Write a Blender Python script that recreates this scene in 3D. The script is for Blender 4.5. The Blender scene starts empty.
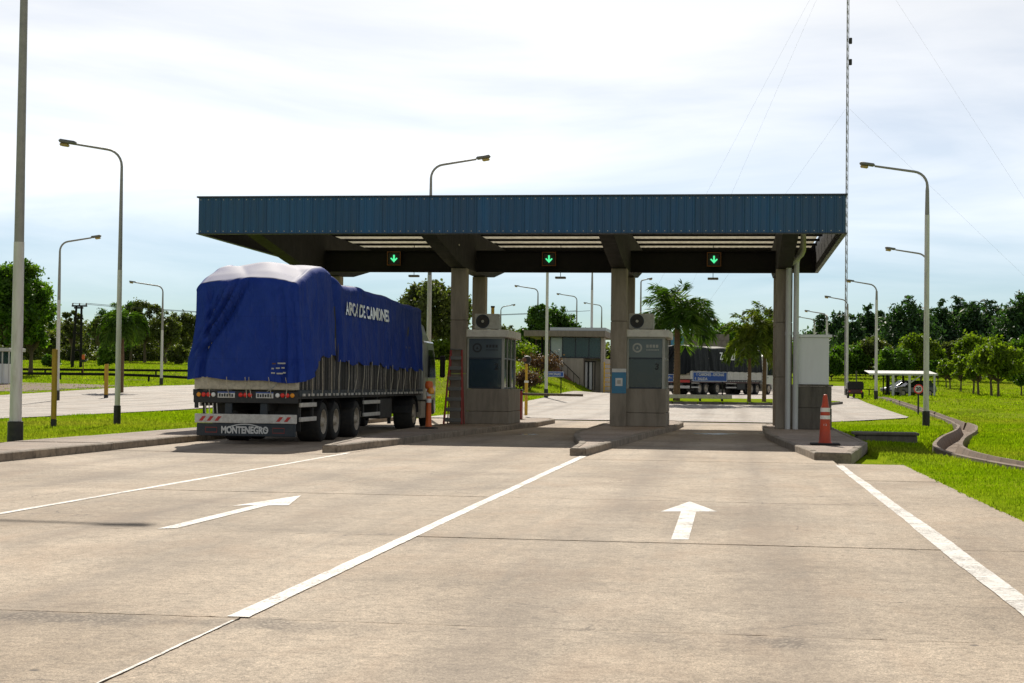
import bpy, bmesh, math, random
import numpy as np
from mathutils import Vector, Matrix

scene = bpy.context.scene
R = math.radians

# ------------------------------------------------------------------ camera
FOC, CAMH, ROLL, VP = 1600.0, 1.6, R(0.7), (735.0, 385.5)
_dx, _dy = VP[0] - 512, VP[1] - 341.5
_c, _s = math.cos(ROLL), math.sin(ROLL)
_ux, _uy = _c * _dx + _s * _dy, -_s * _dx + _c * _dy
PITCH = math.atan2(_uy, FOC)
YAW = math.atan2(_ux, math.hypot(_uy, FOC))
_fh = Vector((-math.sin(YAW), math.cos(YAW), 0))
_right = Vector((math.cos(YAW), math.sin(YAW), 0))
_fwd = _fh * math.cos(PITCH) + Vector((0, 0, 1)) * math.sin(PITCH)
_up = -_fh * math.sin(PITCH) + Vector((0, 0, 1)) * math.cos(PITCH)
cam_data = bpy.data.cameras.new("camera")
cam_data.sensor_width = 36.0
cam_data.lens = FOC / 1024 * 36.0
cam_data.clip_start = 0.1
cam_data.clip_end = 4000
cam = bpy.data.objects.new("camera", cam_data)
scene.collection.objects.link(cam)
_cx = _right * _c + _up * _s
_cy = -_right * _s + _up * _c
m = Matrix((( _cx.x, _cy.x, -_fwd.x, 0), (_cx.y, _cy.y, -_fwd.y, 0), (_cx.z, _cy.z, -_fwd.z, CAMH), (0, 0, 0, 1)))
cam.matrix_world = m
scene.camera = cam

# ------------------------------------------------------------------ sun, sky, exposure
SUN_TRAVEL = Vector((0.28, -1.2, -1.0)).normalized()
SUN_EL = math.asin(-SUN_TRAVEL.z)
SUN_AZ = math.atan2(-SUN_TRAVEL.x, -SUN_TRAVEL.y)      # measured from +Y towards +X
sd = bpy.data.lights.new("sun", 'SUN')
sd.energy = 5.0
sd.angle = R(0.53)
sd.color = (1.0, 0.93, 0.82)
sun = bpy.data.objects.new("sun", sd)
scene.collection.objects.link(sun)
sun.rotation_euler = SUN_TRAVEL.to_track_quat('-Z', 'Y').to_euler()

world = bpy.data.worlds.new("World")
scene.world = world
world.use_nodes = True
wn, wl = world.node_tree.nodes, world.node_tree.links
wn.clear()
w_out = wn.new('ShaderNodeOutputWorld')
w_bg = wn.new('ShaderNodeBackground')
w_bg.inputs['Strength'].default_value = 0.062
w_sky = wn.new('ShaderNodeTexSky')
w_sky.sky_type = 'NISHITA'
w_sky.sun_disc = False
w_sky.sun_elevation = SUN_EL
w_sky.sun_rotation = SUN_AZ
w_sky.air_density = 1.0
w_sky.altitude = 1500
w_sky.dust_density = 0.1
w_sky.ozone_density = 2.5
w_tc = wn.new('ShaderNodeTexCoord')
w_sep = wn.new('ShaderNodeSeparateXYZ')
wl.new(w_tc.outputs['Generated'], w_sep.inputs[0])
# thin cloud sheet: direction projected on a flat layer overhead
def wmath(op, a, b=None, clamp=False):
    n = wn.new('ShaderNodeMath'); n.operation = op; n.use_clamp = clamp
    for i, v in enumerate((a, b)):
        if v is None: continue
        if isinstance(v, (int, float)): n.inputs[i].default_value = v
        else: wl.new(v, n.inputs[i])
    return n.outputs[0]
w_den = wmath('ADD', wmath('MAXIMUM', w_sep.outputs['Z'], 0.0), 0.07)
w_u = wmath('DIVIDE', w_sep.outputs['X'], w_den)
w_v = wmath('DIVIDE', w_sep.outputs['Y'], w_den)
w_comb = wn.new('ShaderNodeCombineXYZ')
wl.new(w_u, w_comb.inputs[0]); wl.new(w_v, w_comb.inputs[1]); w_comb.inputs[2].default_value = 1.3
w_n1 = wn.new('ShaderNodeTexNoise'); w_n1.inputs['Scale'].default_value = 0.55
w_n1.inputs['Detail'].default_value = 7; w_n1.inputs['Roughness'].default_value = 0.55; w_n1.inputs['Distortion'].default_value = 0.5
wl.new(w_comb.outputs[0], w_n1.inputs['Vector'])
w_n2 = wn.new('ShaderNodeTexNoise'); w_n2.inputs['Scale'].default_value = 0.12; w_n2.inputs['Detail'].default_value = 3
wl.new(w_comb.outputs[0], w_n2.inputs['Vector'])
w_mix = wmath('ADD', wmath('MULTIPLY', w_n1.outputs['Fac'], 0.6), wmath('MULTIPLY', w_n2.outputs['Fac'], 0.4))
w_ramp = wn.new('ShaderNodeValToRGB')
w_ramp.color_ramp.elements[0].position = 0.40; w_ramp.color_ramp.elements[0].color = (0.60, 0.60, 0.60, 1)
w_ramp.color_ramp.elements[1].position = 0.58; w_ramp.color_ramp.elements[1].color = (0.97, 0.97, 0.97, 1)
wl.new(w_mix, w_ramp.inputs[0])
# the sheet of cloud is thicker overhead than in the gap low over the horizon
w_alt = wn.new('ShaderNodeMapRange'); w_alt.inputs[1].default_value = 0.03; w_alt.inputs[2].default_value = 0.13
w_alt.inputs[3].default_value = 0.18; w_alt.inputs[4].default_value = 1.0
wl.new(w_sep.outputs['Z'], w_alt.inputs[0])
w_fac = wmath('MULTIPLY', w_ramp.outputs[0], w_alt.outputs[0], True)
w_bw = wn.new('ShaderNodeHueSaturation'); w_bw.inputs['Saturation'].default_value = 0.05; w_bw.inputs['Value'].default_value = 1.9
wl.new(w_sky.outputs[0], w_bw.inputs['Color'])
w_m = wn.new('ShaderNodeMixRGB')
w_blue = wn.new('ShaderNodeHueSaturation'); w_blue.inputs['Saturation'].default_value = 1.75; w_blue.inputs['Value'].default_value = 0.88
wl.new(w_sky.outputs[0], w_blue.inputs['Color'])
wl.new(w_fac, w_m.inputs[0]); wl.new(w_blue.outputs[0], w_m.inputs[1]); wl.new(w_bw.outputs[0], w_m.inputs[2])
wl.new(w_m.outputs[0], w_bg.inputs['Color'])
wl.new(w_bg.outputs[0], w_out.inputs[0])

vs = scene.view_settings
vs.view_transform = 'Standard'; vs.look = 'None'; vs.gamma = 1.0; vs.exposure = 0.13
vs.use_curve_mapping = False
scene.render.engine = 'CYCLES'
scene.cycles.max_bounces = 6
scene.cycles.transparent_max_bounces = 12

# ------------------------------------------------------------------ pixels to places
def ray(px, py):
    dx, dy = px - 512, py - 341.5
    ux, uy = _c * dx + _s * dy, -_s * dx + _c * dy
    return _right * ux - _up * uy + _fwd * FOC
def atY(px, py, Y):
    d = ray(px, py); t = Y / d.y
    return Vector((d.x * t, Y, CAMH + d.z * t))
def atZ(px, py, z=0.0):
    d = ray(px, py); t = (z - CAMH) / d.z
    return Vector((d.x * t, d.y * t, z))

def ss(a, b, v):
    t = np.clip((np.asarray(v, dtype=float) - a) / (b - a), 0, 1)
    return t * t * (3 - 2 * t)
def hgt(x, y):
    """smooth height of the land"""
    x = np.asarray(x, dtype=float); y = np.asarray(y, dtype=float)
    z = 0.8 * ss(75, 140, y) + 3.0 * ss(150, 290, y)
    z = z + 0.9 * ss(-44, -62, x) * ss(100, 190, y)
    z = z + 0.75 * ss(112, 138, y) * ss(-12.6, -14.5, x) * ss(-34, -26, x) * ss(185, 165, y)
    z = z + 1.9 * ss(114, 140, y) * ss(-14.0, -18.5, x) * ss(-42, -30, x) * ss(185, 165, y)
    return z
def H(x, y): return float(hgt(x, y))
def gpt(px, py):
    """where the sight line through a pixel meets the land"""
    d = ray(px, py); d = d / d.y
    prev = 4.0
    y = 4.0
    while y < 900:
        if CAMH + d.z * y < H(d.x * y, y):
            a, b = prev, y
            for _ in range(30):
                mm = (a + b) / 2
                if CAMH + d.z * mm < H(d.x * mm, mm): b = mm
                else: a = mm
            return Vector((d.x * b, b, H(d.x * b, b)))
        prev = y; y += 0.5
    return Vector((d.x * 900, 900, H(d.x * 900, 900)))

# ------------------------------------------------------------------ materials
M = {}
def nodes_of(name):
    mt = bpy.data.materials.new(name); mt.use_nodes = True
    nt = mt.node_tree; nt.nodes.clear()
    out = nt.nodes.new('ShaderNodeOutputMaterial')
    return mt, nt, nt.nodes, nt.links, out
def mth(nt, op, a, b=None, clamp=False):
    n = nt.nodes.new('ShaderNodeMath'); n.operation = op; n.use_clamp = clamp
    for i, v in enumerate((a, b)):
        if v is None: continue
        if isinstance(v, (int, float)): n.inputs[i].default_value = v
        else: nt.links.new(v, n.inputs[i])
    return n.outputs[0]
def noise(nt, vec, scale, detail=4, rough=0.55, dist=0.0):
    n = nt.nodes.new('ShaderNodeTexNoise')
    n.inputs['Scale'].default_value = scale; n.inputs['Detail'].default_value = detail
    n.inputs['Roughness'].default_value = rough; n.inputs['Distortion'].default_value = dist
    if vec is not None: nt.links.new(vec, n.inputs['Vector'])
    return n.outputs['Fac']
def ramp(nt, fac, stops):
    n = nt.nodes.new('ShaderNodeValToRGB')
    cr = n.color_ramp
    while len(cr.elements) < len(stops): cr.elements.new(0.5)
    for e, (p, c) in zip(cr.elements, stops):
        e.position = p
        e.color = (c, c, c, 1) if isinstance(c, (int, float)) else (*c, 1)
    nt.links.new(fac, n.inputs[0])
    return n.outputs[0]
def mixc(nt, fac, a, b, mode='MIX'):
    n = nt.nodes.new('ShaderNodeMixRGB'); n.blend_type = mode
    for i, v in ((0, fac), (1, a), (2, b)):
        if isinstance(v, (int, float)): n.inputs[i].default_value = v
        elif isinstance(v, tuple): n.inputs[i].default_value = (*v, 1)
        else: nt.links.new(v, n.inputs[i])
    return n.outputs[0]
def scaled(nt, vec, sc):
    n = nt.nodes.new('ShaderNodeMapping'); n.inputs['Scale'].default_value = sc
    nt.links.new(vec, n.inputs['Vector']); return n.outputs[0]
def bump(nt, height, strength, dist=0.02):
    n = nt.nodes.new('ShaderNodeBump'); n.inputs['Strength'].default_value = strength
    n.inputs['Distance'].default_value = dist
    nt.links.new(height, n.inputs['Height']); return n.outputs[0]
def worldpos(nt):
    return nt.nodes.new('ShaderNodeNewGeometry').outputs['Position']

def mat(name, col, rough=0.6, metal=0.0, var=0.18, scale=3.0, dirt=0.0, dirtcol=(0.06, 0.05, 0.04), bmp=0.15, bscale=40, streak=False, coat=0.0, objrand=0.0, spec=0.5):
    """painted, cast or metal surface with mottling, grime and fine relief"""
    mt, nt, nd, lk, out = nodes_of(name)
    p = nd.new('ShaderNodeBsdfPrincipled')
    pos = worldpos(nt)
    v = scaled(nt, pos, (1, 1, 0.18)) if streak else pos
    n1 = noise(nt, v, scale, 6, 0.6)
    f = ramp(nt, n1, [(0.25, 1 - var), (0.75, 1 + var * 0.6)])
    c = mixc(nt, 1.0, tuple(col), f, 'MULTIPLY')
    if objrand:
        oi = nd.new('ShaderNodeObjectInfo')
        f2 = ramp(nt, oi.outputs['Random'], [(0, 1 - objrand), (1, 1 + objrand)])
        c = mixc(nt, 1.0, c, f2, 'MULTIPLY')
    if dirt:
        n2 = noise(nt, v, scale * 2.3, 7, 0.7, 0.4)
        d = ramp(nt, n2, [(0.45, 0.0), (0.72, dirt)])
        c = mixc(nt, d, c, tuple(dirtcol))
    lk.new(c, p.inputs['Base Color'])
    n3 = noise(nt, pos, bscale, 5, 0.65)
    if bmp: lk.new(bump(nt, n3, bmp, 0.01), p.inputs['Normal'])
    rr = ramp(nt, n1, [(0.2, max(rough - 0.1, 0.05)), (0.8, min(rough + 0.12, 1.0))])
    lk.new(rr, p.inputs['Roughness'])
    p.inputs['Metallic'].default_value = metal
    p.inputs['Coat Weight'].default_value = coat
    p.inputs['Specular IOR Level'].default_value = spec
    lk.new(p.outputs[0], out.inputs[0])
    M[name] = mt
    return mt

def emit(name, col, strength):
    mt, nt, nd, lk, out = nodes_of(name)
    e = nd.new('ShaderNodeEmission'); e.inputs[0].default_value = (*col, 1); e.inputs[1].default_value = strength
    lk.new(e.outputs[0], out.inputs[0]); M[name] = mt

def glass(name, tint, through=0.35, rough=0.04):
    """window pane: glossy film over a tinted, partly see-through sheet"""
    mt, nt, nd, lk, out = nodes_of(name)
    p = nd.new('ShaderNodeBsdfPrincipled')
    p.inputs['Base Color'].default_value = (*tint, 1); p.inputs['Roughness'].default_value = rough
    p.inputs['Specular IOR Level'].default_value = 0.45
    n = noise(nt, worldpos(nt), 5, 5, 0.6)
    lk.new(ramp(nt, n, [(0.3, rough), (0.8, rough + 0.12)]), p.inputs['Roughness'])
    t = nd.new('ShaderNodeBsdfTransparent'); t.inputs[0].default_value = (0.75, 0.85, 0.88, 1)
    mx = nd.new('ShaderNodeMixShader'); mx.inputs[0].default_value = through
    lk.new(p.outputs[0], mx.inputs[1]); lk.new(t.outputs[0], mx.inputs[2]); lk.new(mx.outputs[0], out.inputs[0])
    M[name] = mt

def leafmat(name, c1, c2, c3, trans=0.35, scale=0.6):
    mt, nt, nd, lk, out = nodes_of(name)
    g = nd.new('ShaderNodeNewGeometry')
    n = noise(nt, g.outputs['Position'], scale, 3)
    c = ramp(nt, n, [(0.32, c1), (0.52, c2), (0.72, c3)])
    r = ramp(nt, g.outputs['Random Per Island'], [(0, 0.6), (1, 1.4)])
    c = mixc(nt, 1.0, c, r, 'MULTIPLY')
    d = nd.new('ShaderNodeBsdfPrincipled'); d.inputs['Roughness'].default_value = 0.55
    d.inputs['Specular IOR Level'].default_value = 0.35
    lk.new(c, d.inputs['Base Color'])
    t = nd.new('ShaderNodeBsdfTranslucent')
    c2_ = mixc(nt, 1.0, c, (1.25, 1.35, 0.5), 'MULTIPLY')
    lk.new(c2_, t.inputs[0])
    mx = nd.new('ShaderNodeMixShader'); mx.inputs[0].default_value = trans
    lk.new(d.outputs[0], mx.inputs[1]); lk.new(t.outputs[0], mx.inputs[2]); lk.new(mx.outputs[0], out.inputs[0])
    M[name] = mt

def blade_material(name):
    mt, nt, nd, lk, out = nodes_of(name)
    g = nd.new('ShaderNodeNewGeometry'); pos = g.outputs['Position']
    a = noise(nt, pos, 0.35, 5, 0.65, 0.4); b = noise(nt, pos, 1.8, 4, 0.6); far = noise(nt, pos, 0.07, 4, 0.6)
    c = ramp(nt, mth(nt, 'ADD', mth(nt, 'MULTIPLY', a, 0.6), mth(nt, 'MULTIPLY', b, 0.4)), [(0.34, (0.11, 0.20, 0.006)), (0.5, (0.21, 0.32, 0.008)), (0.66, (0.34, 0.41, 0.018))])
    c = mixc(nt, ramp(nt, far, [(0.48, 0.0), (0.66, 0.7)]), c, (0.30, 0.28, 0.06))
    c = mixc(nt, 1.0, c, ramp(nt, g.outputs['Random Per Island'], [(0, 0.6), (1, 1.35)]), 'MULTIPLY')
    d = nd.new('ShaderNodeBsdfDiffuse'); lk.new(c, d.inputs[0])
    t = nd.new('ShaderNodeBsdfTranslucent'); lk.new(mixc(nt, 1.0, c, (1.15, 1.2, 0.5), 'MULTIPLY'), t.inputs[0])
    mx = nd.new('ShaderNodeMixShader'); mx.inputs[0].default_value = 0.5
    lk.new(d.outputs[0], mx.inputs[1]); lk.new(t.outputs[0], mx.inputs[2]); lk.new(mx.outputs[0], out.inputs[0]); M[name] = mt

def road_material(name, base, tint, slabvar=0.07, wear=True):
    """old broom-finished concrete: aggregate, wheel paths, stains, hairline cracks"""
    mt, nt, nd, lk, out = nodes_of(name)
    p = nd.new('ShaderNodeBsdfPrincipled')
    pos = worldpos(nt)
    big = noise(nt, scaled(nt, pos, (1, 0.35, 1)), 0.55, 5, 0.6)
    mid = noise(nt, pos, 3.1, 6, 0.62)
    fine = noise(nt, pos, 55, 4, 0.7)
    c = mixc(nt, ramp(nt, big, [(0.3, 0.0), (0.7, 1.0)]), tuple(base), tuple(tint))
    c = mixc(nt, 1.0, c, ramp(nt, mid, [(0.25, 0.76), (0.5, 1.0), (0.8, 1.14)]), 'MULTIPLY')
    c = mixc(nt, 1.0, c, ramp(nt, noise(nt, pos, 13, 5, 0.7), [(0.34, 0.70), (0.5, 1.0), (0.66, 1.2)]), 'MULTIPLY')
    c = mixc(nt, 1.0, c, ramp(nt, noise(nt, pos, 0.28, 4, 0.6, 0.8), [(0.35, 0.80), (0.5, 1.0), (0.65, 1.10)]), 'MULTIPLY')
    c = mixc(nt, 1.0, c, ramp(nt, fine, [(0.36, 0.60), (0.5, 1.0), (0.64, 1.30)]), 'MULTIPLY')
    c = mixc(nt, 1.0, c, ramp(nt, noise(nt, pos, 150, 2, 0.6), [(0.36, 0.68), (0.5, 1.0), (0.64, 1.26)]), 'MULTIPLY')
    # aggregate grains
    vo = nd.new('ShaderNodeTexVoronoi'); vo.inputs['Scale'].default_value = 48
    lk.new(pos, vo.inputs['Vector'])
    grain = ramp(nt, vo.outputs['Distance'], [(0.0, 0.42), (0.2, 1.0)])
    sel = ramp(nt, noise(nt, pos, 9, 3), [(0.40, 0.15), (0.60, 0.95)])
    c = mixc(nt, sel, c, mixc(nt, 1.0, c, grain, 'MULTIPLY'))
    # brownish clay dust
    dust = ramp(nt, noise(nt, scaled(nt, pos, (1, 0.5, 1)), 0.9, 5, 0.65, 0.6), [(0.5, 0.0), (0.75, 0.45)])
    c = mixc(nt, dust, c, (0.36, 0.24, 0.15))
    # dark drips
    vd = nd.new('ShaderNodeTexVoronoi'); vd.inputs['Scale'].default_value = 0.9; lk.new(pos, vd.inputs['Vector'])
    drip = ramp(nt, vd.outputs['Distance'], [(0.0, 0.85), (0.02, 0.7), (0.035, 0.0)])
    c = mixc(nt, drip, c, (0.05, 0.045, 0.04))
    # drag marks along the traffic direction
    sc = ramp(nt, noise(nt, scaled(nt, pos, (2.2, 0.06, 1)), 1.7, 5, 0.6), [(0.5, 0.0), (0.8, 0.34)])
    c = mixc(nt, sc, c, (0.17, 0.145, 0.12))
    # rubbered wheel paths down each lane
    sx = nd.new('ShaderNodeSeparateXYZ'); lk.new(pos, sx.inputs[0])
    lane = mth(nt, 'ABSOLUTE', mth(nt, 'SUBTRACT', mth(nt, 'MULTIPLY', mth(nt, 'FRACT', mth(nt, 'DIVIDE', mth(nt, 'ADD', sx.outputs['X'], 24.4), 5.3)), 5.3), 2.65))
    off = mth(nt, 'ABSOLUTE', mth(nt, 'SUBTRACT', lane, 0.95))
    trk = ramp(nt, mth(nt, 'ADD', off, mth(nt, 'MULTIPLY', mth(nt, 'SUBTRACT', mid, 0.5), 0.5)), [(0.05, 0.50), (0.55, 0.0)])
    trk = mth(nt, 'MULTIPLY', trk, ramp(nt, noise(nt, scaled(nt, pos, (1, 0.12, 1)), 0.8, 4), [(0.35, 0.35), (0.65, 1.0)]))
    c = mixc(nt, trk, c, (0.17, 0.135, 0.105))
    # exposed stones along a failed joint
    jb = mth(nt, 'ABSOLUTE', mth(nt, 'SUBTRACT', sx.outputs['Y'], 10.17))
    jm = ramp(nt, mth(nt, 'ADD', jb, mth(nt, 'MULTIPLY', mth(nt, 'SUBTRACT', noise(nt, pos, 2.4, 5, 0.6), 0.5), 1.1)), [(0.10, 1.0), (0.30, 0.0)])
    jv = nd.new('ShaderNodeTexVoronoi'); jv.inputs['Scale'].default_value = 34; lk.new(pos, jv.inputs['Vector'])
    jc = mixc(nt, ramp(nt, jv.outputs['Distance'], [(0.15, 0.0), (0.5, 1.0)]), (0.42, 0.36, 0.28), (0.07, 0.055, 0.045))
    jm = mth(nt, 'MULTIPLY', jm, ramp(nt, noise(nt, scaled(nt, pos, (1, 0.2, 1)), 0.7, 4, 0.6), [(0.44, 0.0), (0.58, 0.6)]))
    c = mixc(nt, jm, c, jc)
    # broom lines across
    br = noise(nt, scaled(nt, pos, (0.5, 26, 1)), 1.6, 4, 0.6)
    c = mixc(nt, 1.0, c, ramp(nt, br, [(0.3, 0.97), (0.7, 1.03)]), 'MULTIPLY')
    # hairline cracks
    wv = nd.new('ShaderNodeTexVoronoi'); wv.feature = 'DISTANCE_TO_EDGE'; wv.inputs['Scale'].default_value = 0.28
    wp = nd.new('ShaderNodeVectorMath'); wp.operation = 'ADD'
    nz = nd.new('ShaderNodeTexNoise'); nz.inputs['Scale'].default_value = 1.3; nz.inputs['Detail'].default_value = 6
    lk.new(pos, nz.inputs['Vector']); lk.new(pos, wp.inputs[0]); lk.new(nz.outputs['Color'], wp.inputs[1])
    lk.new(wp.outputs[0], wv.inputs['Vector'])
    ck = ramp(nt, wv.outputs['Distance'], [(0.0, 0.7), (0.0035, 0.0)])
    ck = mth(nt, 'MULTIPLY', ck, ramp(nt, noise(nt, pos, 0.35, 2), [(0.52, 0.0), (0.6, 1.0)]))
    c = mixc(nt, ck, c, (0.06, 0.05, 0.045))
    oi = nd.new('ShaderNodeObjectInfo')
    c = mixc(nt, 1.0, c, ramp(nt, oi.outputs['Random'], [(0, 1 - slabvar), (1, 1 + slabvar)]), 'MULTIPLY')
    lk.new(c, p.inputs['Base Color'])
    p.inputs['Roughness'].default_value = 0.85
    p.inputs['Specular IOR Level'].default_value = 0.3
    hsum = mth(nt, 'ADD', fine, mth(nt, 'MULTIPLY', vo.outputs['Distance'], 0.7))
    lk.new(bump(nt, hsum, 0.55, 0.006), p.inputs['Normal'])
    lk.new(p.outputs[0], out.inputs[0]); M[name] = mt

def grass_material(name):
    mt, nt, nd, lk, out = nodes_of(name)
    p = nd.new('ShaderNodeBsdfPrincipled')
    pos = worldpos(nt)
    a = noise(nt, pos, 0.16, 5, 0.6)
    b = noise(nt, pos, 1.4, 5, 0.65)
    f = noise(nt, pos, 22, 4, 0.7)
    c = ramp(nt, b, [(0.28, (0.12, 0.20, 0.006)), (0.5, (0.20, 0.29, 0.010)), (0.72, (0.29, 0.34, 0.02))])
    dry = ramp(nt, a, [(0.5, 0.0), (0.68, 0.75)])
    sepx = nd.new('ShaderNodeSeparateXYZ'); lk.new(pos, sepx.inputs[0])
    far = nd.new('ShaderNodeMapRange'); far.inputs[1].default_value = 70; far.inputs[2].default_value = 130
    lk.new(sepx.outputs['Y'], far.inputs[0])
    dry = mth(nt, 'MULTIPLY', dry, mth(nt, 'ADD', mth(nt, 'MULTIPLY', far.outputs[0], 0.8), 0.25), True)
    c = mixc(nt, dry, c, (0.20, 0.19, 0.055))
    dirt = ramp(nt, noise(nt, pos, 0.45, 6, 0.7, 0.5), [(0.60, 0.0), (0.70, 0.6)])
    c = mixc(nt, dirt, c, (0.15, 0.095, 0.05))
    c = mixc(nt, 1.0, c, ramp(nt, f, [(0.3, 0.5), (0.7, 1.4)]), 'MULTIPLY')
    lk.new(c, p.inputs['Base Color']); p.inputs['Roughness'].default_value = 1.0
    p.inputs['Specular IOR Level'].default_value = 0.0
    lk.new(bump(nt, f, 0.4, 0.03), p.inputs['Normal'])
    lk.new(p.outputs[0], out.inputs[0]); M[name] = mt

def paint_material(name):
    """thermoplastic road paint, scuffed through to the concrete in places"""
    mt, nt, nd, lk, out = nodes_of(name)
    p = nd.new('ShaderNodeBsdfPrincipled')
    pos = worldpos(nt)
    n = noise(nt, pos, 7, 6, 0.65)
    c = ramp(nt, n, [(0.3, (0.54, 0.50, 0.44)), (0.6, (0.76, 0.73, 0.68))])
    lk.new(c, p.inputs['Base Color']); p.inputs['Roughness'].default_value = 0.7
    t = nd.new('ShaderNodeBsdfTransparent')
    w = noise(nt, pos, 28, 6, 0.75)
    w2 = noise(nt, pos, 1.7, 4, 0.6)
    wear = ramp(nt, mth(nt, 'ADD', mth(nt, 'MULTIPLY', w, 0.65), mth(nt, 'MULTIPLY', w2, 0.35)), [(0.49, 0.0), (0.62, 0.75)])
    mx = nd.new('ShaderNodeMixShader'); lk.new(wear, mx.inputs[0])
    lk.new(p.outputs[0], mx.inputs[1]); lk.new(t.outputs[0], mx.inputs[2]); lk.new(mx.outputs[0], out.inputs[0])
    M[name] = mt

def tarp_material(name, col, pale):
    mt, nt, nd, lk, out = nodes_of(name)
    p = nd.new('ShaderNodeBsdfPrincipled')
    tc = nd.new('ShaderNodeTexCoord').outputs['Object']
    n = noise(nt, tc, 1.6, 6, 0.65, 0.3)
    c = mixc(nt, ramp(nt, n, [(0.35, 0.0), (0.8, 0.55)]), tuple(col), tuple(pale))
    # panels sewn together
    sep = nd.new('ShaderNodeSeparateXYZ'); lk.new(tc, sep.inputs[0])
    st = mth(nt, 'FRACT', mth(nt, 'MULTIPLY', sep.outputs['Z'], 0.95))
    seam = ramp(nt, st, [(0.0, 0.5), (0.012, 0.0)])
    c = mixc(nt, seam, c, (col[0] * 0.4, col[1] * 0.4, col[2] * 0.4))
    g = noise(nt, scaled(nt, tc, (1, 1, 0.25)), 3.5, 6, 0.7)
    c = mixc(nt, ramp(nt, g, [(0.55, 0.0), (0.8, 0.22)]), c, (0.12, 0.12, 0.16))
    # upward-facing parts of the sheet mixed towards a pale grey-beige
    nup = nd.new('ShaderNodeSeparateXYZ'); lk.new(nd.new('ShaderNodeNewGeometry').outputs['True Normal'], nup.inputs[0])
    top_mix = mth(nt, 'MULTIPLY', ramp(nt, nup.outputs['Z'], [(0.80, 0.0), (0.97, 0.62)]), ramp(nt, n, [(0.3, 0.7), (0.7, 1.0)]))
    c = mixc(nt, top_mix, c, (0.33, 0.31, 0.27))
    lk.new(c, p.inputs['Base Color'])
    p.inputs['Roughness'].default_value = 0.68
    p.inputs['Specular IOR Level'].default_value = 0.22
    cr = noise(nt, scaled(nt, tc, (1.5, 1.5, 0.7)), 3.0, 2, 0.5, 1.0)
    weave = noise(nt, tc, 9, 1)
    rd = mth(nt, 'ABSOLUTE', mth(nt, 'SUBTRACT', noise(nt, scaled(nt, tc, (1.6, 1.6, 0.5)), 1.8, 2, 0.5, 1.2), 0.5))
    nz_ = nd.new('ShaderNodeSeparateXYZ'); lk.new(nd.new('ShaderNodeNewGeometry').outputs['True Normal'], nz_.inputs[0])
    side = ramp(nt, mth(nt, 'ABSOLUTE', nz_.outputs['Z']), [(0.25, 1.0), (0.6, 0.0)])
    lk.new(bump(nt, mth(nt, 'MULTIPLY', side, mth(nt, 'ADD', mth(nt, 'ADD', cr, mth(nt, 'MULTIPLY', rd, 2.0)), mth(nt, 'MULTIPLY', weave, 0.01))), 0.4, 0.14), p.inputs['Normal'])
    lk.new(p.outputs[0], out.inputs[0]); M[name] = mt

road_material('concrete_road', (0.475, 0.392, 0.298), (0.345, 0.27, 0.192))
road_material('concrete_far', (0.47, 0.43, 0.38), (0.40, 0.35, 0.30), 0.0)
road_material('pavement', (0.40, 0.33, 0.27), (0.31, 0.235, 0.18))
grass_material('grass')
paint_material('road_paint')
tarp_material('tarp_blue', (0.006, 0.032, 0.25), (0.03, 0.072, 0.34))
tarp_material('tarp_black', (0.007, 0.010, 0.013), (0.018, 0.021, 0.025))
mat('kerb', (0.30, 0.245, 0.185), 0.9, var=0.35, scale=2.5, dirt=0.8, dirtcol=(0.07, 0.055, 0.04), bmp=0.5, bscale=30, objrand=0.12)
mat('concrete', (0.30, 0.26, 0.21), 0.88, var=0.28, scale=1.6, dirt=0.5, dirtcol=(0.07, 0.055, 0.045), bmp=0.35, bscale=25, streak=True)
mat('concrete_dark', (0.16, 0.14, 0.115), 0.9, var=0.35, scale=1.8, dirt=0.7, dirtcol=(0.035, 0.03, 0.025), bmp=0.4, bscale=25, streak=True)
mat('fascia_blue', (0.007, 0.082, 0.20), 0.45, var=0.28, scale=1.6, dirt=0.4, dirtcol=(0.03, 0.06, 0.09), bmp=0.05, streak=True, objrand=0.12)
mat('trim_dark', (0.02, 0.03, 0.045), 0.5)
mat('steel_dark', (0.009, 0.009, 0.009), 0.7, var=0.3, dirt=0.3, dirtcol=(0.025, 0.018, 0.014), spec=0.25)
mat('galvanised', (0.52, 0.50, 0.44), 0.5, metal=0.3, var=0.2, scale=4, dirt=0.3, dirtcol=(0.2, 0.15, 0.1))
mat('pole_white', (0.66, 0.65, 0.62), 0.55, var=0.15, scale=3, dirt=0.45, dirtcol=(0.26, 0.21, 0.16), bmp=0.1, streak=True)
mat('pole_grey', (0.32, 0.31, 0.29), 0.55, metal=0.35, var=0.2, scale=3, dirt=0.2)
mat('black_paint', (0.018, 0.018, 0.018), 0.6, var=0.3, dirt=0.3, dirtcol=(0.10, 0.08, 0.06))
mat('lamp_grey', (0.16, 0.16, 0.15), 0.5, metal=0.2)
mat('lamp_amber', (0.42, 0.30, 0.08), 0.25)
mat('wood_yellow', (0.46, 0.27, 0.025), 0.7, var=0.25, scale=6, dirt=0.4, dirtcol=(0.15, 0.09, 0.03), streak=True)
mat('yellow_paint', (0.60, 0.36, 0.02), 0.5, var=0.2, dirt=0.3, dirtcol=(0.2, 0.12, 0.03), streak=True)
mat('orange_plastic', (0.72, 0.13, 0.015), 0.45, var=0.15, dirt=0.3, dirtcol=(0.25, 0.09, 0.04))
mat('red_cone', (0.50, 0.055, 0.015), 0.5, var=0.2, dirt=0.35, dirtcol=(0.15, 0.05, 0.03))
mat('reflective_white', (0.78, 0.77, 0.74), 0.35, var=0.12, dirt=0.25, dirtcol=(0.4, 0.33, 0.25))
mat('red_paint', (0.30, 0.028, 0.02), 0.45, var=0.2, dirt=0.3)
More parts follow.
